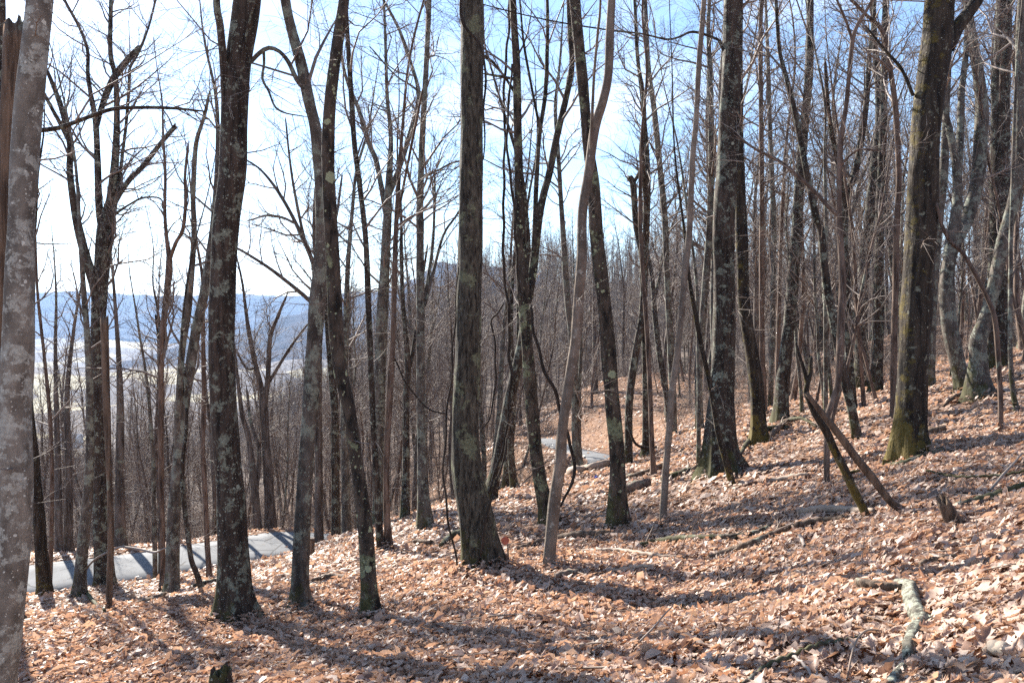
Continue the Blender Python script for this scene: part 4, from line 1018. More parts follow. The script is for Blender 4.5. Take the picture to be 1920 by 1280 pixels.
def brush():
    """low thin growth under the trees beyond the crest, nothing one could count"""
    rng = random.Random(9); protos = []
    for k in range(6):
        B = Tubes()
        for _s in range(rng.choice((2, 3, 4))):
            h = rng.uniform(0.7, 2.4); d = unit((rng.gauss(0, 0.3), rng.gauss(0, 0.3), 1)); p = (rng.gauss(0, 0.15), rng.gauss(0, 0.15), -0.05); pts = [p]
            for i in range(4):
                d = unit((d[0] + rng.gauss(0, 0.2), d[1] + rng.gauss(0, 0.2), d[2])); p = tuple(p[c] + d[c] * h / 4 for c in range(3)); pts.append(p)
            B.add(pts, [0.010, 0.008, 0.006, 0.005, 0.003], 3)
            for _ in range(7):
                i = rng.choice((1, 2, 3, 3)); grow(B, pts[i], deflect(d, rng.uniform(0.4, 1.1), rng), h * rng.uniform(0.25, 0.55), 0.006, 2, rng, 1.0, 0.1, 0.2, 0.003)
        a = B.arrays(); o = link_mesh("brush_stem", a[0], a[1], TWIG); COL.objects.unlink(o); protos.append(o)
    pts = []
    while len(pts) < 3600:
        y = math.sqrt(rng.uniform(24 ** 2, 85 ** 2)); a = rng.uniform(-0.72, 0.72); x = y * a
        if a < 0.2 and y < 29.5: continue
        if a > 0.2 and rng.random() < 0.6: continue
        if 0.05 < a < 0.2 and y < 58: continue
        if road_dist([x], [y])[0] < 2.4: continue
        pts.append((x, y))
    P = np.array(pts); P = np.column_stack([P, ground_z(P[:, 0], P[:, 1])]); n = len(P)
    instancer("undergrowth", P, [rng.uniform(0.5, 1.3) for _ in range(n)], [rng.uniform(0, 6.28) for _ in range(n)], [rng.randrange(6) for _ in range(n)], protos, "tangled leafless brush on the floor of the wood", "undergrowth")
brush()

# ------------------------------------------------------------------ dead poles, logs, branches, stumps
rs = random.Random(77)
def pole(label, pts, side=(), bk='wood', name="dead_pole"):
    b = hit(pts[0][0], pts[0][1]); Y = b[1]; root = thing(name, label, "dead tree", b)
    K = np.array([(*at(x, y, Y), px_m(w, Y) / 2 * 0.86) for x, y, w in pts])
    foot = K[0].copy(); foot[:3] += (K[0, :3] - K[1, :3]) / np.linalg.norm(K[0, :3] - K[1, :3]) * 0.2
    C = spline(np.vstack([foot, K]), 0.07)
    stem_mesh("stem", C[:, :3], C[:, 3], 16, BARK[bk], root, b, rs, rough=0.13, broken=True)
    for s in side:
        S = spline(np.array([(*at(x, y, Y), px_m(w, Y) / 2) for x, y, w in s]), 0.06)
        stem_mesh("branch", S[:, :3], S[:, 3], 9, BARK[bk], root, b, rs, broken=True)
pole("dead leaning pole, mossy at its foot, the nearer of a pair leaning left", [(1626,972,20),(1617,950,19),(1602,922,18),(1582,877,17),(1565,845,17),(1550,810,17),(1530,777,17),(1518,752,15),(1511,734,13),(1514,716,11),(1519,700,9),(1520,670,8)],
     side=[[(1514,722,9),(1508,695,7),(1499,668,6),(1492,640,4)], [(1588,888,7),(1600,884,6),(1610,882,5)]], bk='mossy')
pole("bare brown dead pole with a bent foot, the farther of a pair leaning left", [(1696,955,17),(1687,951,17),(1673,942,16),(1655,920,16),(1636,894,16),(1616,870,15),(1597,846,15),(1576,818,15),(1558,795,14),(1536,767,13),(1513,738,10)])

def stick(name, label, pts, mt=None, lift=0.6, sides=8, twigs=0, cat="branch", group=None, arch=None, broken=True):
    """a branch lying along the ground through the given pixels; arch lifts its middle clear"""
    K = []
    pts = [tuple(p) for p in pts]
    fine = spline(np.array([(p[0], p[1], p[2]) for p in pts], float), 9.0)
    for i, (x, y, w) in enumerate(fine):
        t = i / max(1, len(fine) - 1); h0 = hit(x, y); r = px_m(w, h0[1]) / 2 * 1.4
        h = hit(x, y, 0.045 + r * lift)
        K.append((*h, r))
    K = np.array(K); n = len(K)
    if n > 5:      # even out jumps in depth between neighbours
        for _ in range(3): K[1:-1, :3] = (K[:-2, :3] + 2 * K[1:-1, :3] + K[2:, :3]) / 4
    if arch: K[:, 2] += arch * np.sin(np.linspace(0, math.pi, n))
    C = spline(K, 3) if n < 40 else K
    C[:, 2] += 0.006 * np.sin(np.arange(len(C)) * 0.9 + len(pts))
    loc = C[0, :3].copy()
    o = stem_mesh(name, C[:, :3], C[:, 3], sides, mt or BARK['wood'], None, loc, rs, rough=0.1, broken=broken, cap0=True); o.location = loc
    tag(o, label, cat, group)
    if twigs:
        B = Tubes()
        for _ in range(twigs):
            i = rs.randrange(1, len(C) - 1); d = unit(C[i, :3] - C[i - 1, :3]); d = deflect(d, rs.uniform(0.4, 0.9), rs); d = unit((d[0], d[1], abs(d[2]) * 0.5 + 0.05))
            grow(B, tuple(C[i, :3]), d, rs.uniform(0.25, 0.7), C[i, 3] * 0.5, 2, rs, 1.0, 0.0, 0.2, 0.002)
        t = B.build("twigs", STICK, o, loc)
    return o
fb = "fallen_branch"
stick(fb, "short pale barkless branch lying left of the feet of the leaning dead poles", [(1497,960,8),(1520,956,9),(1560,953,9),(1600,955,8),(1638,957,6)], STICK)
stick(fb, "long brown fallen branch running down left from the feet of the leaning dead poles", [(1330,1043,6),(1372,1030,8),(1414,1015,9),(1450,1000,9),(1481,989,9),(1529,976,8),(1582,970,6)], twigs=4)
stick(fb, "dark thin fallen branch parallel above the long brown one", [(1200,1021,7),(1245,1012,8),(1280,1008,8),(1340,1006,8),(1390,1004,8),(1421,996,7),(1446,984,5)], BARK['dark'], twigs=3)
stick(fb, "lichened straight branch lying toward the right frame edge past the leaning stub", [(1789,948,7),(1830,938,9),(1870,926,9),(1900,916,9),(1935,905,8)], BARK['grey'], twigs=5)
stick(fb, "thick rotten red brown limb on the ground behind the mossy lichen plate trunk", [(1150,925,14),(1178,915,15),(1200,909,15),(1214,906,12)], BARK['red'])
stick(fb, "pale log lying along the crest below the bend of the road", [(1070,884,9),(1090,880,9),(1112,874,10),(1137,868,10)], STICK)
stick(fb, "brown fallen branch between the crooked pale trunk and the mossy lichen plate trunk", [(1043,1008,8),(1075,1002,9),(1105,1000,8),(1140,997,6)])
stick(fb, "dark fallen branch ending at the left side of the crooked pale trunk", [(972,1028,6),(990,1022,7),(1005,1017,8),(1026,1012,7)])
stick(fb, "thin pale stick on sunny leaves below the crooked pale trunk", [(1140,1071,4),(1170,1066,5),(1200,1061,5),(1232,1060,4)], STICK)
stick(fb, "slim pale branch stretching across the leaves right of the crooked pale trunk", [(1078,1032,4),(1120,1030,5),(1160,1030,5),(1200,1036,6),(1240,1042,6),(1285,1044,5)], STICK, twigs=3)
stick(fb, "short dark branch propped against the left side of the largest centre trunk", [(826,1022,6),(840,1012,8),(853,1004,9),(864,998,8)], BARK['dark'], arch=0.05)
stick(fb, "small curved brown stick lying on the slope left of the largest centre trunk", [(776,1014,5),(785,1013,6),(796,1016,6),(808,1016,5)])
stick(fb, "thin branch on the leaves left of the foot of the double stemmed leaning tree", [(248,1133,4),(270,1126,5),(290,1120,5),(310,1112,4)])
stick(fb, "pair of dark sticks end beside the thick dark lichened trunk on its left", [(362,1098,5),(380,1093,6),(400,1088,6),(412,1086,5)], BARK['dark'])
stick(fb, "curved reddish root like branch on leaves right of the mottled grey trunk", [(584,1088,4),(605,1082,6),(618,1079,7),(632,1079,6),(648,1082,4)])
stick(fb, "rotten red brown stick just below the crooked pale trunk", [(1040,1079,8),(1058,1075,10),(1080,1071,9)], BARK['red'])
stick(fb, "pale thin branch lying on the open slope left of the leaning dead poles", [(1436,903,5),(1460,898,6),(1485,893,6),(1512,888,5)], STICK)
stick(fb, "brown short stick on leaves above the lichen covered log", [(1724,1056,6),(1745,1050,7),(1770,1045,7),(1792,1042,5)])
stick(fb, "pale thin twig lying between the brown short stick and the lichen covered log", [(1744,1059,3),(1780,1063,4),(1832,1066,3)], STICK)
stick(fb, "long thin dark twig crossing the slope toward the right frame edge", [(1737,881,3),(1780,891,3),(1830,893,3),(1880,889,3),(1925,882,3)], BARK['dark'], lift=2.5)
stick(fb, "brown branch lying up the slope behind the wavering speckled trunk", [(1172,896,6),(1195,890,7),(1218,884,7),(1240,872,5)])
stick(fb, "dark branch trailing left from the foot of the dark reddish giant trunk", [(1240,898,6),(1262,892,7),(1285,884,7),(1306,876,6)], BARK['dark'], twigs=4)
stick(fb, "dark branch running down left out of the brush pile", [(1384,860,5),(1400,838,6),(1422,818,7),(1450,808,7),(1478,800,5)], BARK['dark'], arch=0.12, twigs=4)
stick(fb, "thin branch sticking out right of the brush pile", [(1468,793,5),(1500,794,5),(1532,800,4)], BARK['dark'], arch=0.15, twigs=3)
stick(fb, "brown bough lying across the brush pile between two dark trunks", [(1440,822,6),(1456,812,7),(1472,798,7),(1490,782,5)], BARK['wood'], arch=0.1, twigs=3)
stick(fb, "grey branch lying right of the foot of the big mossy leaning trunk", [(1660,872,5),(1700,866,7),(1738,852,7),(1768,842,5)], BARK['grey'])
stick(fb, "short log piece behind the right foot of the big mossy leaning trunk", [(1733,812,9),(1750,808,10),(1772,803,8)], BARK['wood'])
stick(fb, "dark fallen trunk lying on the upper slope behind the upright dark trunk", [(1596,672,9),(1612,668,11),(1632,662,10)], BARK['dark'])
stick(fb, "brown branch lying at the foot of the S curved knobby trunk", [(1768,762,4),(1785,752,5),(1802,738,5)], BARK['wood'], arch=0.06)
stick(fb, "thin bent branch on the ground at the foot of the slim dead snapped stem",
      [(196,1143,4),(180,1132,4),(168,1119,5),(159,1102,5)], BARK['dark'])
def free_branch(label, pts, Y, mt, sides=7, name=fb, dy=0.0):
    n = len(pts); K = np.array([(*at(x, y, Y + dy * i / (n - 1)), px_m(w, Y) / 2) for i, (x, y, w) in enumerate(pts)]); C = spline(K, 0.05); loc = C[0, :3].copy()
    o = stem_mesh(name, C[:, :3], C[:, 3], sides, mt, None, loc, rs, rough=0.08, broken=True, cap0=True); o.location = loc; tag(o, label, "branch")
free_branch("thin curved branch arching over the road edge beside the big forked tree",
            [(158,1108,5),(157,1085,5),(163,1065,4),(180,1047,4),(201,1035,4),(218,1027,4),(233,1025,4),(262,1029,4),(289,1035,4),(305,1029,3),(318,1024,3)], Yof(160, 1110), TWIG_PALE, dy=-1.2)
free_branch("bowed grey twig arching over the leaves left of the lichen covered log", [(1588,1272,4),(1593,1245,4),(1599,1219,4),(1606,1200,4),(1616,1187,5),(1626,1181,5),(1640,1180,4),(1662,1184,4),(1690,1192,3)], Yof(1588, 1280) - 0.05, STICK, dy=0.7)
free_branch("pale short twig poking up under the bowed grey twig", [(1624,1262,4),(1618,1247,4),(1610,1235,4),(1602,1227,3)], Yof(1624, 1264), TWIG_PALE)
free_branch("pale crooked stick standing in the leaves near the right frame edge", [(1850,926,4),(1868,905,5),(1885,885,5),(1903,866,4),(1915,850,3)], Yof(1850, 927), TWIG_PALE)
free_branch("slim pale shoot leaning right out of the sunny leaves in the lower middle", [(1184,1217,4),(1205,1196,4),(1225,1176,4),(1247,1150,3),(1262,1135,2)], Yof(1184, 1218), TWIG_PALE)
stick(fb, "long thin grey branch lying on shaded leaves at the bottom edge", [(1392,1282,5),(1441,1245,6),(1482,1229,6),(1535,1207,6),(1582,1198,5),(1612,1193,4)], BARK['grey'], lift=1.2)
stick(fb, "short pale curved twig on the leaves at the bottom edge", [(1484,1228,5),(1500,1238,5),(1515,1252,5),(1523,1268,4)], TWIG_PALE, lift=1.2)
stick(fb, "tiny white forked twig lying right of the long brown fallen branch", [(1500,1003,5),(1505,1015,5),(1509,1024,4)], TWIG_PALE, lift=1.5)

# lichen covered log, lower right
lg = thing("fallen_log", "rotten log crusted with pale grey lichen, broken into a bent elbow among leaves", "log", hit(1713, 1190))
def lying(pts, lift):
    rows = []
    for x, y, w in pts:
        h = hit(x, y); r = px_m(w, h[1]) / 2 * 1.1; h = hit(x, y, 0.03 + r * lift); rows.append((*h, r))
    K = np.array(rows)
    if len(K) > 4: K[1:-1, 1:3] = (K[:-2, 1:3] + 2 * K[1:-1, 1:3] + K[2:, 1:3]) / 4
    K = spline(K, 0.022); K[:, 3] *= 1 + 0.07 * np.array([rs.gauss(0, 1) for _ in K])
    return K
K = lying([(1619,1096,20),(1640,1099,25),(1660,1102,25),(1682,1103,22)], 0.55)
stem_mesh("bare_wood", K[:, :3], K[:, 3], 16, BARK['wood'], lg, lg.location, rs, rough=0.2, broken=True, cap0=True)
K = lying([(1684,1093,16),(1702,1098,22),(1711,1116,25),(1721,1140,27),(1722,1160,26),(1715,1185,23),(1711,1210,23),(1704,1230,21)], 0.55)
stem_mesh("lichen_bark", K[:, :3], K[:, 3], 26, BARK['lichen'], lg, lg.location, rs, rough=0.11, broken=True, cap0=True)
K = lying([(1722,1148,14),(1736,1154,12),(1748,1160,8)], 0.9)
stem_mesh("branch_stub", K[:, :3], K[:, 3], 9, BARK['lichen'], lg, lg.location, rs, rough=0.1, broken=True)
K = lying([(1694,1252,18),(1682,1268,22),(1668,1290,24)], 0.5)
stem_mesh("lichen_bark", K[:, :3], K[:, 3], 14, BARK['lichen'], lg, lg.location, rs, rough=0.11, broken=True, cap0=True)
stick("log", "cut piece of pale barkless log lying near the right frame edge", [(1853,1212,18),(1872,1214,19),(1890,1216,18)], twig_mat("cut_wood", (0.36, 0.27, 0.19), (0.5, 0.4, 0.3)), cat="log", sides=14, broken=False)

def stump(label, pts, bk, name="stump"):
    b = hit(pts[0][0], pts[0][1]); K = np.array([(*at(x, y, b[1]), px_m(w, b[1]) / 2) for x, y, w in pts])
    f = K[0].copy(); f[2] -= 0.15
    C = spline(np.vstack([f, K]), 0.03); root = thing(name, label, "stump", b)
    stem_mesh("stem", C[:, :3], C[:, 3], 18, BARK[bk], root, b, rs, rough=0.14, broken=True, roots=0.25)
    S = C[len(C) // 3:]; 
    e = S[-1, :3] + np.array([S[-1, 3] * 0.7, 0, -0.02]); sp = np.array([[*(e - [0, 0, S[-1, 3] * 2]), S[-1, 3] * 0.5], [*e, S[-1, 3] * 0.4], [*(e + [0.01, 0, S[-1, 3] * 0.9]), 0.004]])
    stem_mesh("splinter", sp[:, :3], sp[:, 3], 6, BARK[bk], root, b, rs, rough=0.15)
stump("weathered leaning stub of a broken trunk between the dead poles and the lichened straight branch", [(1791,987,32),(1784,972,28),(1776,956,26),(1770,944,24)], 'wood')
stump("small dark splintered stump in the leaves at the bottom left", [(414,1298,42),(414,1284,38),(413,1272,34),(414,1262,31)], 'dark')
stump("low broken grey stub in the shadow of leaves right of the big centre slope", [(1282,1148,20),(1282,1142,17)], 'grey')

# post by the road
b = hit(585, 1041)
pr = thing("wooden_post", "short square weathered wooden post on the slope near the road end", "post", b)
def box_mesh(name, sx, sy, sz, z0, material, parent, bev=0.008):
    import bmesh
    bm = bmesh.new(); bmesh.ops.create_cube(bm, size=1)
    for v in bm.verts: v.co.x *= sx; v.co.y *= sy; v.co.z = v.co.z * sz + z0 + sz / 2
    bmesh.ops.bevel(bm, geom=bm.edges[:], offset=bev, segments=2, affect='EDGES')
    me = bpy.data.meshes.new(name); bm.to_mesh(me); bm.free(); me.materials.append(material)
    o = bpy.data.objects.new(name, me); COL.objects.link(o); o.parent = parent; return o
wpx = px_m(9, b[1]); box_mesh("post_shaft", wpx, wpx, px_m(31, b[1]) + 0.2, -0.2, BARK['wood'], pr)
c = box_mesh("post_cap", wpx * 1.12, wpx * 1.12, 0.03, px_m(31, b[1]) + 0.002, BARK['red'], pr, 0.006)
# orange marker on a stake at the foot of the largest trunk
m, nt, out = mat("orange_marker"); p = node(nt, "ShaderNodeBsdfPrincipled")
tc = nt.nodes.new("ShaderNodeTexCoord"); rr = ramp(nt, noise(nt, tc.outputs["Object"], 14, 4), [(0.35, (0.42, 0.085, 0.035)), (0.65, (0.55, 0.13, 0.06))])
nt.links.new(rr.outputs["Color"], p.inputs["Base Color"]); p.inputs["Roughness"].default_value = 0.6; nt.links.new(p.outputs[0], out.inputs["Surface"]); M_OR = m
b = hit(953, 1063); mk = thing("marker_stake", "round orange marker on a thin grey stake beside the largest centre trunk", "marker", b)
K = np.array([(*at(953, 1068, b[1]), 0.013), (*at(953, 1045, b[1]), 0.012), (*at(952, 1020, b[1]), 0.011)])
stem_mesh("stake", spline(K, 4)[:, :3], spline(K, 4)[:, 3], 8, STICK, mk, b, rs, rough=0.05)
import bmesh
bm = bmesh.new(); bmesh.ops.create_circle(bm, cap_ends=True, segments=22, radius=px_m(7.5, b[1]))
for v in bm.verts: v.co.x *= 1.0 + 0.08 * math.sin(5 * math.atan2(v.co.y, v.co.x)); v.co.z = 0.012 * math.sin(v.co.x * 30)
r_ = bmesh.ops.extrude_face_region(bm, geom=bm.faces[:]); bmesh.ops.translate(bm, vec=(0, 0, 0.006), verts=[g for g in r_['geom'] if isinstance(g, bmesh.types.BMVert)])
bmesh.ops.recalc_face_normals(bm, faces=bm.faces[:])
me = bpy.data.meshes.new("disc"); bm.to_mesh(me); bm.free(); me.materials.append(M_OR)
dk = bpy.data.objects.new("disc", me); COL.objects.link(dk); dk.parent = mk
q = at(947, 1013, b[1] - 0.03); dk.location = (q[0] - b[0], q[1] - b[1], q[2] - b[2]); dk.rotation_euler = (R(74), R(8), R(12))
# scraps of litter
def scrap(label, px, py, size, colr, name="litter_scrap"):
    m, nt, out = mat(name); p = node(nt, "ShaderNodeBsdfPrincipled"); tc = nt.nodes.new("ShaderNodeTexCoord")
    rr = ramp(nt, noise(nt, tc.outputs["Object"], 30, 3), [(0.3, tuple(c * 0.8 for c in colr)), (0.7, colr)]); nt.links.new(rr.outputs["Color"], p.inputs["Base Color"])
    p.inputs["Roughness"].default_value = 0.4; nt.links.new(p.outputs[0], out.inputs["Surface"])
    b = hit(px, py); bm = bmesh.new(); bmesh.ops.create_grid(bm, x_segments=7, y_segments=7, size=size / 2); q = random.Random(int(px))
    for v in bm.verts: v.co.z = q.uniform(0.0, size * 0.45); v.co.x += q.uniform(-1, 1) * size * 0.08; v.co.y += q.uniform(-1, 1) * size * 0.08
    s_ = bmesh.ops.solidify(bm, geom=bm.faces[:], thickness=0.002)
    me = bpy.data.meshes.new(name); bm.to_mesh(me); bm.free(); me.materials.append(m)
    o = bpy.data.objects.new(name, me); COL.objects.link(o); o.location = (b[0], b[1], b[2] + 0.04); o.rotation_euler = (R(25), R(-10), q.uniform(0, 6)); tag(o, label, "litter")
scrap("crumpled bright red scrap on the leaves left of the mottled grey trunk", 493, 1064, 0.09, (0.62, 0.05, 0.03))
scrap("crumpled blue scrap lying on the leaves left of the mossy lichen plate trunk", 1117, 899, 0.13, (0.05, 0.09, 0.42))

# far farm building in the valley
def barn():
    d = 430.0; b = at(132, 824, d); z = b[2]
    root = thing("farm_building", "small white farm building down in the valley seen between the left hand trunks", "building", (b[0], b[1], z - 2.0))
    m, nt, out = mat("white_boards"); p = node(nt, "ShaderNodeBsdfPrincipled"); p.inputs["Base Color"].default_value = (0.78, 0.77, 0.74, 1); p.inputs["Roughness"].default_value = 0.7
    nt.links.new(p.outputs[0], out.inputs["Surface"])
    m2, nt, out = mat("metal_roofing"); p = node(nt, "ShaderNodeBsdfPrincipled"); p.inputs["Base Color"].default_value = (0.62, 0.64, 0.66, 1); p.inputs["Roughness"].default_value = 0.45
    nt.links.new(p.outputs[0], out.inputs["Surface"])
    m3, nt, out = mat("dark_glass"); p = node(nt, "ShaderNodeBsdfPrincipled"); p.inputs["Base Color"].default_value = (0.03, 0.035, 0.04, 1); p.inputs["Roughness"].default_value = 0.2
    nt.links.new(p.outputs[0], out.inputs["Surface"])
    box_mesh("wall", 11, 6, 5.5, -2.5, m, root, 0.05)
    me = bpy.data.meshes.new("roof"); me.from_pydata([(-6, -3.6, 2.9), (6, -3.6, 2.9), (6, 0, 5.2), (-6, 0, 5.2), (-6, 3.6, 2.9), (6, 3.6, 2.9)], [], [(0, 1, 2, 3), (3, 2, 5, 4), (0, 3, 4), (1, 5, 2), (0, 4, 5, 1)])
    me.materials.append(m2); o = bpy.data.objects.new("roof", me); COL.objects.link(o); o.parent = root
    for x in (-3.2, 0, 3.2):
        w = box_mesh("window", 1.1, 0.12, 1.3, 0.8, m3, root, 0.02); w.location = (x, -3.03, 0)
barn()

# ------------------------------------------------------------------ leaves
def leaf_material():
    m, nt, out = mat("dead_leaf")
    at_ = nt.nodes.new("ShaderNodeAttribute"); at_.attribute_name = "tone"
    oi = nt.nodes.new("ShaderNodeObjectInfo")
    t = maths(nt, 'FRACT', maths(nt, 'ADD', at_.outputs["Fac"], maths(nt, 'MULTIPLY', oi.outputs["Random"], 7.0)))
    c = ramp(nt, t, [(0.0, (0.47, 0.33, 0.255)), (0.16, (0.555, 0.415, 0.33)), (0.34, (0.645, 0.52, 0.435)), (0.5, (0.49, 0.345, 0.265)), (0.64, (0.63, 0.505, 0.425)), (0.76, (0.38, 0.22, 0.15)), (0.86, (0.585, 0.455, 0.37)), (0.95, (0.17, 0.105, 0.08)), (1.0, (0.47, 0.33, 0.255))])
    ge = nt.nodes.new("ShaderNodeNewGeometry")
    nz = ramp(nt, noise(nt, ge.outputs["Position"], 45, 3), [(0.3, (0.78, 0.76, 0.74)), (0.7, (1.1, 1.1, 1.08))])
    mu = nt.nodes.new("ShaderNodeMixRGB"); mu.blend_type = 'MULTIPLY'; mu.inputs["Fac"].default_value = 1
    nt.links.new(c.outputs["Color"], mu.inputs["Color1"]); nt.links.new(nz.outputs["Color"], mu.inputs["Color2"])
    p = node(nt, "ShaderNodeBsdfPrincipled"); p.inputs["Roughness"].default_value = 0.5; p.inputs["Specular IOR Level"].default_value = 0.35
    nt.links.new(mu.outputs["Color"], p.inputs["Base Color"])
    tr = nt.nodes.new("ShaderNodeBsdfTranslucent"); wm = mixc(nt, 1.0, mu.outputs["Color"], (1.0, 0.79, 0.62)); wm.blend_type = 'MULTIPLY'
    nt.links.new(wm.outputs["Color"], tr.inputs["Color"])
    mx = nt.nodes.new("ShaderNodeMixShader"); mx.inputs["Fac"].default_value = 0.36
    nt.links.new(p.outputs[0], mx.inputs[1]); nt.links.new(tr.outputs[0], mx.inputs[2]); nt.links.new(mx.outputs[0], out.inputs["Surface"])
    return m
M_LEAF = leaf_material()
PROF = [(0, .015), (.14, .13), (.26, .27), (.36, .15), (.5, .37), (.62, .19), (.76, .33), (.88, .14), (1, .03)]
PROF_M = [(0, .03), (.3, .28), (.68, .32), (1, .04)]
PROF_L = [(0, .05), (.5, .36), (1, .05)]
def leaf_template(prof, rng):
    """a lobed leaf, curled and folded its own way: spine, left edge, right edge"""
    bend, fold, twist, cup = rng.uniform(-1.2, 2.0), rng.uniform(-0.2, 1.5), rng.uniform(-1.4, 1.4), rng.uniform(-0.6, 1.2)
    V = []; n = len(prof); wid = rng.uniform(0.85, 1.25)
    for k, (t, w) in enumerate(prof):
        s = t - 0.5; ang = bend * s * 1.6
        y = (math.sin(ang) / (bend * 1.6) if abs(bend) > 0.05 else s); z = ((1 - math.cos(ang)) / (bend * 1.6) if abs(bend) > 0.05 else 0)
        for sd in (-1, 0, 1):
            ww = w * wid * (1 + (0.25 * rng.uniform(-1, 1) if n > 4 else 0)); a = fold * 0.8 + twist * s * sd + cup * t * 0.4
            V.append((sd * ww * math.cos(a), y, z + abs(sd) * ww * math.sin(a) + (rng.gauss(0, 0.02) if sd and n > 4 else 0)))
    Fq = []
    for k in range(n - 1):
        b = k * 3; Fq += [(b, b + 1, b + 4, b + 3), (b + 1, b + 2, b + 5, b + 4)]
    return np.array(V), np.array(Fq)
_lr = random.Random(3)
def kite(rng):
    w, f = rng.uniform(0.3, 0.5), rng.uniform(-0.25, 0.45)
    return np.array([(0, -0.5, 0), (w, rng.uniform(-.15, .15), f * w), (0, 0.5, rng.uniform(-0.15, 0.3)), (-w, rng.uniform(-.15, .15), f * w)]), np.array([(0, 1, 2, 3)])
TPL = {0: [leaf_template(PROF, _lr) for _ in range(14)], 1: [leaf_template(PROF_M, _lr) for _ in range(12)], 2: [kite(_lr) for _ in range(12)], 3: [leaf_template(PROF_L, _lr) for _ in range(14)]}
def rot_mats(n):
    yaw = nrg.uniform(0, 2 * math.pi, n); tilt = np.abs(nrg.normal(0, 0.30, n)); tilt = np.where(nrg.random(n) < 0.07, nrg.uniform(0.8, 1.6, n), tilt); ax = nrg.uniform(0, 2 * math.pi, n)
    flip = np.where(nrg.random(n) < 0.4, math.pi, 0.0); tilt = tilt + flip
    c, s = np.cos(yaw), np.sin(yaw); Z = np.zeros((n, 3, 3)); Z[:, 0, 0] = c; Z[:, 0, 1] = -s; Z[:, 1, 0] = s; Z[:, 1, 1] = c; Z[:, 2, 2] = 1
    u = np.stack([np.cos(ax), np.sin(ax), np.zeros(n)], 1); K = np.zeros((n, 3, 3)); K[:, 0, 2] = u[:, 1]; K[:, 2, 0] = -u[:, 1]; K[:, 1, 2] = -u[:, 0]; K[:, 2, 1] = u[:, 0]
    A = np.eye(3) + np.sin(tilt)[:, None, None] * K + (1 - np.cos(tilt))[:, None, None] * (K @ K)
    return A @ Z
def leaves(name, n, y0, y1, lod, size, label, thin=None, x0=-0.72, x1=0.72):
    y = np.sqrt(nrg.uniform(max(0, y0) ** 2, y1 ** 2, n)) if y0 > 3 else nrg.uniform(y0, y1, n)
    x = y * nrg.uniform(x0, x1, n) + nrg.normal(0, 0.6, n)
    rd = road_dist(x, y); keep = (rd > 1.45) | (nrg.random(n) < np.where(y > 34, 0.7, 0.08))
    keep &= (rd > 2.0) | (nrg.random(n) < 0.6)
    if thin is not None: keep &= thin(x, y)
    x, y = x[keep], y[keep]; n = len(x)
    # slope of the ground under each leaf
    z = ground_z(x, y) + 0.012
    e = 0.15; gx = (height(x + e, y) - height(x - e, y)) / (2 * e); gy = (height(x, y + e) - height(x, y - e)) / (2 * e)
    sz = size * np.clip(nrg.lognormal(-0.05, 0.4, n), 0.35, 2.0); h = np.abs(nrg.normal(0, 0.022, n))
    for tx, ty, tr in TREES:                          # leaves drift up against the boles
        if ty > 22: continue
        q = np.nonzero(np.abs(x - tx) + np.abs(y - ty) < 1.2)[0]
        if len(q):
            dd = np.hypot(x[q] - tx, y[q] - ty); h[q] += 0.13 * np.exp(-np.maximum(0, dd - tr) / 0.13) * nrg.random(len(q))
    Rm = rot_mats(n); which = nrg.integers(0, len(TPL[lod]), n); VV, FF, TT, base = [], [], [], 0
    tone = nrg.random(n)
    for k, (Vt, Ft) in enumerate(TPL[lod]):
        j = np.nonzero(which == k)[0]
        if not len(j): continue
        V = np.einsum('nij,vj->nvi', Rm[j], Vt) * sz[j, None, None]
        lowest = V[:, :, 2].min(1)
        V[:, :, 2] += (h[j] - lowest * 0.55)[:, None] + V[:, :, 0] * gx[j, None] + V[:, :, 1] * gy[j, None] + z[j, None]
        V[:, :, 0] += x[j, None]; V[:, :, 1] += y[j, None]
        nv = len(Vt); VV.append(V.reshape(-1, 3)); FF.append((Ft[None] + (np.arange(len(j)) * nv)[:, None, None]).reshape(-1, 4) + base); base += len(j) * nv
        TT.append(np.repeat(tone[j], nv))
    o = link_mesh(name, np.concatenate(VV), np.concatenate(FF), M_LEAF, smooth_=lod == 0, attr=np.concatenate(TT))
    tag(o, label, "leaf litter", kind="stuff")
    return o
leaves("leaf_litter", 19500, 2.2, 5.4, 0, 0.071, "carpet of large curled dead oak leaves on the near slope")
leaves("leaf_litter", 31000, 5.2, 9.0, 1, 0.073, "carpet of dead leaves on the near middle of the slope")
leaves("leaf_litter", 47000, 8.8, 14.0, 3, 0.080, "carpet of dead leaves on the middle slope between the trunks")
leaves("leaf_litter", 150000, 13.5, 37.0, 2, 0.092, "carpet of dead leaves on the far slope and along the road",
       thin=lambda x, y: (y < 28) | (x / y > 0.12) | (nrg.random(len(x)) < 0.5))
leaves("leaf_litter", 22000, 36.0, 72.0, 2, 0.15, "dead leaves on the bank beyond the road bend", x0=-0.1, x1=0.7)

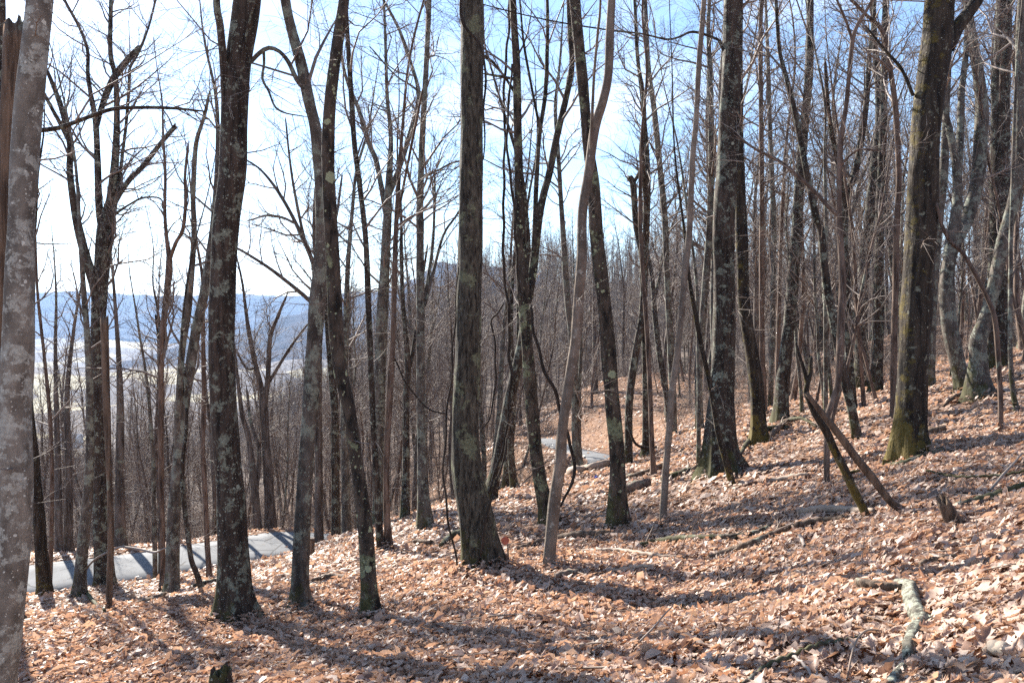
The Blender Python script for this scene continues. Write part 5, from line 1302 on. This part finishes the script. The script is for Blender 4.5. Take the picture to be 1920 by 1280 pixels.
# the largest single leaves, each an object of the ground
def single_leaves(n):
    protos = []
    for k in range(10):
        Vt, Ft = leaf_template(PROF, _lr)
        q = link_mesh("leaf", Vt, Ft, M_LEAF, ground, attr=np.full(len(Vt), k / 10.0)); protos.append(q)
    for i in range(n):
        if i < len(protos): o = protos[i]
        else: o = protos[i % len(protos)].copy(); COL.objects.link(o); o.parent = ground
        y = _lr.uniform(3.0, 6.2); x = y * _lr.uniform(0.0 if y < 4.6 else -0.3, 0.66)
        s = _lr.uniform(0.085, 0.115); z = zg(x, y)
        o.location = (x, y, z + 0.05); o.scale = (s, s, s); o.rotation_euler = (_lr.gauss(0, 0.35) - 0.15, _lr.gauss(0, 0.35) - 0.25, _lr.uniform(0, 6.28))
single_leaves(170)

def twig_litter():
    rng = random.Random(12); B = Tubes()
    for _ in range(1500):
        y = math.sqrt(rng.uniform(3 ** 2, 24 ** 2)); x = y * rng.uniform(-0.7, 0.7); L = rng.uniform(0.12, 0.6) if rng.random() < 0.75 else rng.uniform(0.6, 1.5); a = rng.uniform(0, 6.28)
        if road_dist([x], [y])[0] < 2: continue
        pts = []; dx, dy = math.cos(a), math.sin(a)
        for i in range(4):
            xx, yy = x + dx * L * i / 3 + rng.gauss(0, 0.012), y + dy * L * i / 3 + rng.gauss(0, 0.012); pts.append([xx, yy, 0])
        for p in pts: p[2] = 0.045 + rng.uniform(-0.015, 0.03)
        B.add([tuple(p) for p in pts], [rng.uniform(0.003, 0.008)] * 3 + [0.002], 4)
    V, Fq = B.arrays(); V[:, 2] += ground_z(V[:, 0], V[:, 1])
    o = link_mesh("twig_litter", V, Fq, STICK); tag(o, "scatter of small broken twigs lying on the dead leaves", "twigs", kind="stuff")
twig_litter()
def sprouts():
    """thin dead stalks standing in the leaves"""
    rng = random.Random(15); B = Tubes()
    for _ in range(260):
        y = math.sqrt(rng.uniform(4.5 ** 2, 22 ** 2)); x = y * rng.uniform(-0.66, 0.66)
        if road_dist([x], [y])[0] < 2: continue
        h = rng.uniform(0.12, 0.5); z = zg(x, y); d = unit((rng.gauss(0, 0.25), rng.gauss(0, 0.25), 1))
        B.add([(x, y, z), (x + d[0] * h * .5, y + d[1] * h * .5, z + d[2] * h * .5), (x + d[0] * h + rng.gauss(0, .04), y + d[1] * h, z + d[2] * h)], [0.004, 0.003, 0.0015], 4)
    tag(B.build("dead_stalks", STICK), "thin dead stalks standing up out of the leaf litter", "stalks", kind="stuff")
sprouts()
print("OBJECTS", len(bpy.data.objects), "TREES", len(TREES), "POLYS", sum(len(me.polygons) for me in bpy.data.meshes))
